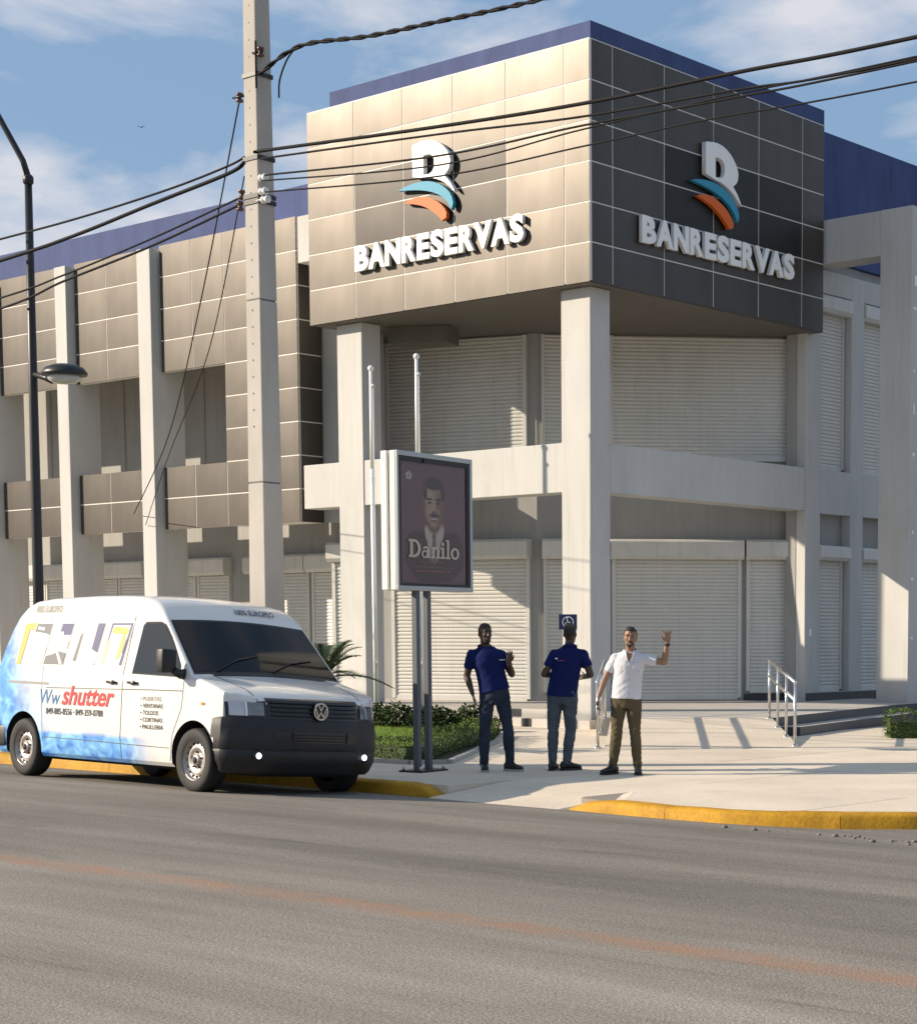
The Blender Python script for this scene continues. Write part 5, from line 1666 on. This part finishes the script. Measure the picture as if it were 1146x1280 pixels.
# ------------------------------------------------------------------ people
SK = {'dark': mat('dark brown skin', (0.062, 0.033, 0.021), 0.5, var=0.12, scale=12),
      'mid': mat('light brown skin', (0.27, 0.155, 0.10), 0.5, var=0.12, scale=12)}
CL = {'royal': mat('royal blue polo cloth', (0.008, 0.015, 0.088), 0.85, var=0.12, scale=6, bump=0.12, bscale=160, spec=0.15),
      'white': mat('white shirt cloth', (0.62, 0.62, 0.66), 0.85, var=0.06, scale=6, bump=0.12, bscale=160, spec=0.15),
      'denim_dark': mat('dark faded denim', (0.032, 0.042, 0.065), 0.9, var=0.45, scale=5, bump=0.15, bscale=140, spec=0.15),
      'denim_grey': mat('grey blue denim', (0.085, 0.105, 0.13), 0.9, var=0.3, scale=5, bump=0.15, bscale=140, spec=0.15),
      'olive': mat('olive chino cloth', (0.105, 0.085, 0.048), 0.88, var=0.15, scale=6, bump=0.12, bscale=140, spec=0.15)}
M['hair'] = mat('black hair', (0.010, 0.009, 0.008), 0.6, bump=0.4, bscale=120)
M['eye'] = mat('dark eye', (0.012, 0.01, 0.009), 0.2)
M['eye_w'] = mat('eye white', (0.22, 0.20, 0.18), 0.4)
M['lip'] = mat('lip', (0.12, 0.05, 0.042), 0.5)
M['shoe'] = mat('black shoe leather', (0.014, 0.013, 0.013), 0.5)
M['sole'] = mat('pale shoe sole', (0.34, 0.33, 0.31), 0.7)

def remesh(o, voxel, smooth_it=4, wrinkle=0.0, seed=0.0, keep=None):
    md = o.modifiers.new('remesh', 'REMESH'); md.mode = 'VOXEL'; md.voxel_size = voxel; md.use_smooth_shade = True
    sm = o.modifiers.new('smooth', 'SMOOTH'); sm.iterations = smooth_it; sm.factor = .5
    evaluated(o)
    if wrinkle:
        for v in o.data.vertices:
            p = v.co
            q = Vector((p.x * 8 + seed, p.y * 8, p.z * 5 + p.x * 5))
            d = noise.noise(q) * .7 + noise.noise(q * 2.3) * .4
            d2 = abs(noise.noise(Vector((p.x * 5 + seed * 2, p.y * 5, p.z * 16 - p.x * 12))))
            v.co = p + v.normal * wrinkle * (d + .6 - 1.4 * d2)
    for p in o.data.polygons: p.use_smooth = True
    return o

def seg(bm, a, b, ra, rb, steps=6, bulge=0.0, n=14):
    a, b = Vector(a), Vector(b)
    pts, rr = [], []
    for i in range(steps + 1):
        t = i / steps
        pts.append(a.lerp(b, t))
        k = 1 + bulge * sin(pi * min(1, t * 1.35))
        if isinstance(ra, tuple): rr.append(((ra[0] + (rb[0] - ra[0]) * t) * k, (ra[1] + (rb[1] - ra[1]) * t) * k))
        else: rr.append((ra + (rb - ra) * t) * k)
    add_tube(bm, pts, rr, n)
    return pts

def hand(bm, wrist, d, palm_n, side, size=1.0, curl=0.4, spread=0.25, thumb=1):
    """palm, four fingers of their own lengths and a thumb off the side of the palm.
    d: wrist -> fingers, palm_n: out of the palm, side: towards the thumb"""
    w = Vector(wrist); d = Vector(d).normalized()
    n_ = Vector(palm_n); n_ = (n_ - d * n_.dot(d)).normalized()
    s_ = n_.cross(d) * (1 if Vector(side).dot(n_.cross(d)) > 0 else -1)
    L_ = .092 * size
    for k in range(5):                       # palm as five blended rays
        o_ = s_ * (.030 - .015 * k) * size
        add_tube(bm, [w + o_ * .55, w + d * L_ * .5 + o_ * .9, w + d * L_ + o_], [.0145 * size, .0155 * size, .0125 * size], 8)
    for k, ln in enumerate((.066, .076, .070, .055)):
        b = w + d * L_ * .96 + s_ * (.027 - .0185 * k) * size
        dd = (d + s_ * (1.5 - k) * .12 * spread * 4).normalized()
        pts = [b]
        c = curl
        for j, f in enumerate((.42, .33, .25)):
            ang = c * (.5 + .5 * j)
            q = (dd * cos(ang) + n_ * sin(ang)).normalized()
            pts.append(pts[-1] + q * ln * f * size * 1.15)
        add_tube(bm, pts, [.0098 * size, .0092 * size, .0086 * size, .0068 * size], 8)
    b = w + d * .022 * size + s_ * .026 * size
    t1 = (s_ * .75 + d * .65 + n_ * .2).normalized(); t2 = (s_ * .35 + d * .9 + n_ * .25).normalized()
    add_tube(bm, [b - s_ * .012, b + t1 * .034 * size, b + t1 * .034 * size + t2 * .032 * size, b + t1 * .036 * size + t2 * .056 * size], [.0145 * size, .012 * size, .0105 * size, .008 * size], 8)

def person(loc, theta, label, sp):
    root = empty('person', loc, rz=theta, label=label, cat='person')
    k = sp.get('scale', 1.0); root.scale = (k, k, k)
    skin = SK[sp['skin']]
    lean = sp.get('lean', (0, 0))            # shoulders against hips
    def off(z): t = max(0, (z - .95) / .5); return Vector((lean[0] * min(t, 1.2), lean[1] * min(t, 1.2), 0))
    TORSO = [(.84, .115, .085), (.90, .158, .108), (.97, .163, .112), (1.05, .148, .102), (1.14, .145, .10), (1.22, .155, .108), (1.31, .170, .116), (1.38, .165, .108), (1.425, .132, .092), (1.465, .092, .074), (1.49, .066, .060)]
    hips = {s: Vector((.088 * s, 0, .90)) for s in (-1, 1)}
    knee = {-1: Vector(sp['kneeR']), 1: Vector(sp['kneeL'])}
    ankle = {-1: Vector(sp['footR'][:2] + (.085,)), 1: Vector(sp['footL'][:2] + (.085,))}
    sh = {s: Vector((.176 * s, .006, 1.398)) + off(1.415) for s in (-1, 1)}
    elb = {-1: Vector(sp['elbowR']), 1: Vector(sp['elbowL'])}
    wri = {-1: Vector(sp['wristR']), 1: Vector(sp['wristL'])}
    # ---- body, one continuous surface
    bm = bmesh.new()
    add_tube(bm, [Vector((0, 0, z)) + off(z) for z, a, b in TORSO], [(a * .97, b * .97) for z, a, b in TORSO], 20)
    hc = off(1.5) + Vector((0, -.012, 0))
    seg(bm, off(1.44) + Vector((0, .01, 1.44)), hc + Vector((0, -.004, 1.60)), .060, .054, 4)
    yaw = sp.get('head_yaw', 0); tilt = sp.get('head_tilt', 0); HZ = 1.55
    Rh = Matrix.Rotation(yaw, 3, 'Z') @ Matrix.Rotation(sp.get('head_nod', 0), 3, 'X') @ Matrix.Rotation(tilt, 3, 'Y')
    def H(x, y, z): return hc + Vector((0, 0, HZ)) + Rh @ Vector((x, y, z - HZ))
    HEAD = [(1.530, .022, .024, -.058), (1.542, .042, .048, -.045), (1.565, .055, .070, -.030), (1.60, .065, .086, -.014), (1.64, .072, .095, -.003), (1.68, .076, .100, .003), (1.72, .073, .096, .006), (1.752, .060, .080, .008), (1.772, .036, .050, .009), (1.778, .012, .018, .009)]
    rings = []
    for z, a, b, yo in HEAD:
        rings.append([bm.verts.new(H(a * cos(2 * pi * i / 20), yo + b * sin(2 * pi * i / 20) * (1 if sin(2 * pi * i / 20) > 0 else .93), z)) for i in range(20)])
    for a, b in zip(rings, rings[1:]):
        for i in range(20): bm.faces.new((a[i], a[(i + 1) % 20], b[(i + 1) % 20], b[i]))
    bm.faces.new(rings[0][::-1]); bm.faces.new(rings[-1])
    def hball(x, y, z, r): 
        q = bmesh.ops.create_uvsphere(bm, u_segments=10, v_segments=8, radius=1)
        for v in q['verts']: v.co = H(x + v.co.x * r[0], y + v.co.y * r[1], z + v.co.z * r[2])
    add_tube(bm, [H(0, -.090, 1.672), H(0, -.104, 1.645), H(0, -.113, 1.622), H(0, -.098, 1.612)], [.009, .012, .016, .012], 8)
    for s in (-1, 1):
        hball(s * .010, -.100, 1.617, (.011, .012, .009))
        hball(s * .076, .008, 1.640, (.009, .020, .032))
        hball(s * .034, -.078, 1.632, (.022, .018, .018))
        hball(s * .030, -.088, 1.682, (.026, .012, .008))
    hball(0, -.090, 1.580, (.026, .016, .012)); hball(0, -.086, 1.552, (.022, .018, .016))
    for s in (-1, 1):
        seg(bm, sh[s], elb[s], .050, .041, 6, .06)
        seg(bm, elb[s], wri[s], .042, .026, 6, .12)
        add_ball(bm, tuple(sh[s]), (.058, .056, .060)); add_ball(bm, tuple(elb[s]), .041)
        hp = sp['handR'] if s < 0 else sp['handL']
        hand(bm, wri[s], hp['d'], hp['n'], hp['side'], 1.0, hp.get('curl', .4), hp.get('spread', .25))
        seg(bm, hips[s], knee[s], .086, .056, 6, .05); seg(bm, knee[s], ankle[s], .056, .036, 6, .14)
        add_ball(bm, tuple(knee[s]), .056); add_ball(bm, tuple(hips[s]), .088)
        fd = Vector((sin(sp['toeR'] if s < 0 else sp['toeL']), -cos(sp['toeR'] if s < 0 else sp['toeL']), 0))
        seg(bm, ankle[s] + Vector((0, 0, -.03)), ankle[s] + fd * .15 + Vector((0, 0, -.05)), .034, .026, 3)
    body_ = obj('body', bm, skin, root); remesh(body_, .0062, 3)
    # ---- face
    for s in (-1, 1):
        bm = bmesh.new(); q = bmesh.ops.create_uvsphere(bm, u_segments=10, v_segments=8, radius=1)
        for v in q['verts']: v.co = H(s * .031 + v.co.x * .0125, -.0835 + v.co.y * .0070, 1.663 + v.co.z * .0048)
        obj('eye', bm, M['eye_w'], root, smooth=True)
        bm = bmesh.new(); q = bmesh.ops.create_uvsphere(bm, u_segments=10, v_segments=8, radius=1)
        for v in q['verts']: v.co = H(s * .031 + v.co.x * .0066, -.0885 + v.co.y * .005, 1.663 + v.co.z * .0062)
        obj('iris', bm, M['eye'], root, smooth=True)
        bm = bmesh.new(); add_tube(bm, [H(s * .012, -.0985, 1.681), H(s * .032, -.0965, 1.687), H(s * .050, -.082, 1.682)], [.0045, .0055, .0035], 6); obj('eyebrow', bm, M['hair'], root)
    bm = bmesh.new(); add_tube(bm, [H(-.024, -.092, 1.586), H(-.008, -.1045, 1.590), H(.008, -.1045, 1.590), H(.024, -.092, 1.586)], [.003, .0065, .0065, .003], 8); obj('lips', bm, M['lip'], root)
    if sp.get('beard'):
        bm = bmesh.new()
        add_tube(bm, [H(-.028, -.088, 1.600), H(-.010, -.103, 1.603), H(.010, -.103, 1.603), H(.028, -.088, 1.600)], [.004, .006, .006, .004], 6)
        add_tube(bm, [H(-.032, -.082, 1.592), H(-.030, -.082, 1.560), H(0, -.098, 1.545), H(.030, -.082, 1.560), H(.032, -.082, 1.592)], [.006, .012, .018, .012, .006], 8)
        obj('beard', bm, M['hair'], root)
    # ---- hair
    bm = bmesh.new(); q = bmesh.ops.create_uvsphere(bm, u_segments=32, v_segments=24, radius=1)
    hr = sp.get('hair', 1.0)
    kill = []
    for v in q['verts']:
        x, y, z = v.co.x * (.077 + .006 * hr), .004 + v.co.y * (.101 + .006 * hr), 1.682 + v.co.z * (.094 + .010 * hr)
        line = 1.722 if y < -.035 else (1.722 - (y + .035) * 1.6 if y < .03 else 1.60)
        nn = noise.noise(Vector((x * 40, y * 40, z * 40)))
        if z < line + .004 * nn: kill.append(v)
        v.co = H(x * (1 + .015 * nn), y * (1 + .015 * nn), z + .004 * nn * hr)
    bmesh.ops.delete(bm, geom=kill, context='VERTS')
    ho = obj('hair', bm, M['hair'], root, smooth=True)
    md = ho.modifiers.new('thick', 'SOLIDIFY'); md.thickness = .006; md.offset = -1
    # ---- shirt
    hem = sp.get('hem', .90)
    bm = bmesh.new()
    I = .017
    prof = [(z, a, b) for z, a, b in TORSO if z >= hem + .04 and z < 1.48]
    prof = [(hem, .170, .120)] + prof + [(1.478, .082, .066)]
    add_tube(bm, [Vector((0, 0, z)) + off(z) for z, a, b in prof], [(a + I + (.010 if 1.0 < z < 1.2 else 0), b + I + (.006 if 1.0 < z < 1.2 else 0)) for z, a, b in prof], 24)
    for s in (-1, 1):
        t = sp.get('sleeve', .62)
        e = sh[s].lerp(elb[s], t)
        seg(bm, sh[s], e, .064, .061, 6); add_ball(bm, tuple(sh[s]), (.064, .066, .064))
        seg(bm, off(1.44) + Vector((.04 * s, .004, 1.435)), sh[s] + Vector((0, 0, .0)), .056, .058, 4)
    shirt = obj('shirt', bm, CL[sp['shirt']], root); remesh(shirt, .0095, 3, .0075, sp['seed'])
    bm = bmesh.new()
    rr = []
    for z, g in ((1.462, .020), (1.490, .012), (1.512, .016), (1.508, .024), (1.480, .030)):
        rr.append([bm.verts.new(off(z) + Vector(((.062 + g) * cos(2 * pi * i / 24), -.002 + (.058 + g) * sin(2 * pi * i / 24), z + .020 * sin(2 * pi * i / 24)))) for i in range(24)])
    for a, b in zip(rr, rr[1:]):
        for i in range(24):
            if sp.get('open_collar') and 16 <= i <= 19: continue
            bm.faces.new((a[i], a[(i + 1) % 24], b[(i + 1) % 24], b[i]))
    obj('collar', bm, CL[sp['shirt']], root, smooth=True)
    if sp.get('placket'):
        bm = bmesh.new()
        vs_ = []
        dg = None
        for i in range(12):
            z = 1.45 - i * (1.45 - hem - .02) / 11
            b_ = None
            for (z0, a0, b0), (z1, a1, b1) in zip(prof, prof[1:]):
                if z0 <= z <= z1: b_ = b0 + (b1 - b0) * (z - z0) / (z1 - z0)
            y = -(b_ + I + .013)
            vs_.append([bm.verts.new(off(z) + Vector((x, y + .002 * abs(x) * 100, z))) for x in (-.014, .014)])
        for a, b in zip(vs_, vs_[1:]): bm.faces.new((a[0], b[0], b[1], a[1]))
        obj('placket', bm, CL[sp['shirt']], root, smooth=True)
        def fy(z, x):
            for (z0, a0, b0), (z1, a1, b1) in zip(prof, prof[1:]):
                if z0 <= z <= z1:
                    b_ = b0 + (b1 - b0) * (z - z0) / (z1 - z0)
            return -(b_ + I + .010) + 2.2 * x * x
        bm = bmesh.new()
        rows_ = []
        for z, hw in ((1.474, .042), (1.45, .034), (1.42, .024), (1.385, .012), (1.355, .002)):
            rows_.append([bm.verts.new(off(z) + Vector((x, fy(z, x) - .004, z))) for x in (-hw, 0, hw)])
        for a, b in zip(rows_, rows_[1:]):
            for q in range(2): bm.faces.new((a[q], b[q], b[q + 1], a[q + 1]))
        obj('open_neck', bm, skin, root, smooth=True)
        for s in (-1, 1):
            bm = bmesh.new()
            add_tube(bm, [off(1.49) + Vector((s * .060, -.045, 1.492)), off(1.46) + Vector((s * .050, fy(1.462, .05) - .004, 1.465)), off(1.41) + Vector((s * .034, fy(1.41, .034) - .006, 1.41)), off(1.36) + Vector((s * .008, fy(1.36, .008) - .004, 1.355))], [(.006, .016), (.006, .020), (.005, .016), (.004, .006)], 8)
            obj('lapel', bm, CL[sp['shirt']], root)
        for z in (1.30, 1.22, 1.14, 1.06, .98):
            bm = bmesh.new(); add_ball(bm, tuple(off(z) + Vector((0, fy(z, 0) - .006, z))), (.006, .003, .006), 8, 6); obj('button', bm, M['sole'], root)
        bm = bmesh.new()
        add_box(bm, .055, .135, -.149, -.143, 1.26, 1.35, .003)
        for v in bm.verts: v.co += off(1.3) + Vector((0, .012 + .35 * max(0, v.co.x - .06), 0))
        obj('shirt_pocket', bm, CL[sp['shirt']], root)
    # ---- trousers
    bm = bmesh.new()
    P3 = [(.80, .120, .095), (.88, .155, .112), (.95, .163, .114), (1.0, .158, .110)]
    add_tube(bm, [Vector((0, 0, z)) + off(z) for z, a, b in P3], [(a + .010, b + .010) for z, a, b in P3], 22)
    for s in (-1, 1):
        wd = sp.get('leg', 1.0)
        seg(bm, hips[s], knee[s], .096 * wd, .066 * wd, 7, .03); add_ball(bm, tuple(hips[s]), .098 * wd); add_ball(bm, tuple(knee[s]), .066 * wd)
        end = ankle[s] + Vector((0, .005, -.012))
        seg(bm, knee[s], end, .064 * wd, .049 * wd, 7, .10)
        add_ball(bm, tuple(ankle[s] + Vector((0, 0, .05))), (.052 * wd, .056 * wd, .032))
    tr = obj('trousers', bm, CL[sp['trousers']], root); remesh(tr, .0095, 3, .0095, sp['seed'] + 3)
    bm = bmesh.new()
    add_tube(bm, [Vector((0, 0, .985)) + off(.985), Vector((0, 0, 1.02)) + off(1.02)], [(.172, .124), (.168, .120)], 28)
    obj('belt', bm, M['shoe'], root)
    # ---- shoes
    for s in (-1, 1):
        a = sp['toeR'] if s < 0 else sp['toeL']
        fd = Vector((sin(a), -cos(a), 0)); c = Vector((ankle[s].x, ankle[s].y, 0))
        def shoe_bm(prof_, z0):
            bm = bmesh.new(); rings = []
            for t, hw, h in prof_:
                p = c + fd * t; sd_ = Vector((-fd.y, fd.x, 0))
                rings.append([bm.verts.new(p + sd_ * hw * cos(2 * pi * i / 14) + Vector((0, 0, z0 + h * (.5 + .5 * sin(2 * pi * i / 14))))) for i in range(14)])
            for a_, b_ in zip(rings, rings[1:]):
                for i in range(14): bm.faces.new((a_[i], a_[(i + 1) % 14], b_[(i + 1) % 14], b_[i]))
            bm.faces.new(rings[0][::-1]); bm.faces.new(rings[-1])
            bmesh.ops.recalc_face_normals(bm, faces=bm.faces[:])
            return bm
        so = obj('shoe', shoe_bm([(-.085, .018, .06), (-.075, .034, .085), (-.03, .040, .115), (.03, .042, .10), (.09, .046, .070), (.15, .045, .056), (.19, .034, .044), (.205, .014, .026)], .018), M['shoe'], root, smooth=True)
        bm = bmesh.new()
        pts = []
        for t, hw in ((-.09, .012), (-.078, .034), (-.03, .042), (.04, .044), (.10, .050), (.155, .048), (.195, .036), (.212, .014)):
            pts.append((t, hw))
        sd_ = Vector((-fd.y, fd.x, 0))
        poly = [c + fd * t + sd_ * hw for t, hw in pts] + [c + fd * t - sd_ * hw for t, hw in pts[::-1]]
        add_prism(bm, [(p.x, p.y) for p in poly], .0, .024)
        sl = obj('sole', bm, M['sole'] if sp.get('pale_sole') else M['shoe'], so)
    return root, H, off, wri, root

TH = radians(39)
r1 = person((5.62, -8.12, .002), TH + radians(4), 'man in a blue polo and dark jeans with one hand raised to his chest', dict(
    skin='dark', shirt='royal', trousers='denim_dark', seed=1.0, scale=1.0, hair=.2, lean=(-.105, .0), head_yaw=radians(26), head_tilt=radians(3), hem=.965, pale_sole=True,
    kneeR=(-.125, -.035, .50), kneeL=(.155, -.03, .49), footR=(-.135, -.02), footL=(.175, .03), toeR=radians(6), toeL=radians(48),
    elbowR=(-.335, .075, 1.140), wristR=(-.262, -.030, .925), elbowL=(.205, .03, 1.165), wristL=(.175, -.165, 1.300),
    handR=dict(d=(.22, -.10, -.9), n=(1, 0, .2), side=(0, -1, 0), curl=.5), handL=dict(d=(.12, -.20, .9), n=(-.6, .9, .2), side=(.9, .2, .4), curl=.75, spread=.5), beard=True))
r2 = person((6.17, -7.52, .002), TH + radians(176), 'man in a blue polo and grey jeans standing with his back turned', dict(
    skin='dark', shirt='royal', trousers='denim_grey', seed=5.0, scale=1.0, hair=.6, lean=(-.085, .0), head_yaw=radians(-8), hem=.90,
    kneeR=(-.095, -.02, .50), kneeL=(.115, .0, .50), footR=(-.045, -.01), footL=(.125, .02), toeR=radians(-52), toeL=radians(-8),
    elbowR=(-.345, .035, 1.160), wristR=(-.24, -.20, 1.120), elbowL=(.215, .035, 1.165), wristL=(.10, -.20, 1.14),
    handR=dict(d=(.6, -.6, .05), n=(.3, .5, .6), side=(0, 0, 1), curl=.7), handL=dict(d=(-.6, -.6, .05), n=(-.3, .5, .6), side=(0, 0, 1), curl=.7)))
r3 = person((7.16, -7.50, .002), TH, 'man in a white short-sleeved shirt and olive trousers waving one raised hand', dict(
    skin='mid', shirt='white', trousers='olive', seed=9.0, scale=.972, hair=1.0, lean=(.05, .0), head_yaw=radians(-3), hem=.915, open_collar=True, placket=True, beard=True,
    kneeR=(-.115, -.03, .50), kneeL=(.110, -.02, .50), footR=(-.165, .0), footL=(.140, .0), toeR=radians(-40), toeL=radians(4),
    elbowR=(-.255, .040, 1.150), wristR=(-.335, -.050, .925), elbowL=(.460, -.035, 1.355), wristL=(.500, -.10, 1.590),
    handR=dict(d=(-.12, -.12, -.9), n=(1, 0, 0), side=(0, -1, 0), curl=.8), handL=dict(d=(-.02, -.10, .95), n=(0, -1, -.1), side=(-1, 0, .2), curl=.25, spread=.6)))
# small prints on the polos
root2, H2, off2 = r2[0], r2[1], r2[2]
bm = bmesh.new(); add_box(bm, .040, .066, .136, .140, 1.345, 1.362); obj('shirt_print', bm, M['white'], root2)
bm = bmesh.new(); add_box(bm, -.040, .034, .139, .143, 1.325, 1.331); obj('shirt_print', bm, mat('red print', (.45, .08, .1), .6), root2)
bm = bmesh.new(); add_box(bm, .06, .13, -.139, -.134, 1.335, 1.343); obj('shirt_print', bm, M['white'], r1[0])
# wristwatch of the man in white, and the phone in his other hand
w3 = r3[3]
ax_ = (Vector((.500, -.10, 1.590)) - Vector((.460, -.035, 1.355))).normalized()
p0 = Vector((.500, -.10, 1.590)) - ax_ * .035
tube('wristwatch', [p0, p0 + ax_ * .028], .036, M['gloss_black'], r3[0], 16)
m3 = r3[0].matrix_basis
hp = m3 @ Vector((-.345, -.085, .845))
ph_ = empty('phone', hp, rz=TH, label='black mobile phone in the lowered hand of the man in white', cat='phone')
bm = bmesh.new(); add_box(bm, -.006, .006, -.055, .055, -.065, .045, .004); obj('phone_body', bm, M['gloss_black'], ph_)
bm = bmesh.new(); add_box(bm, .0062, .0072, -.050, .050, -.060, .040); obj('phone_screen', bm, M['tint'], ph_)
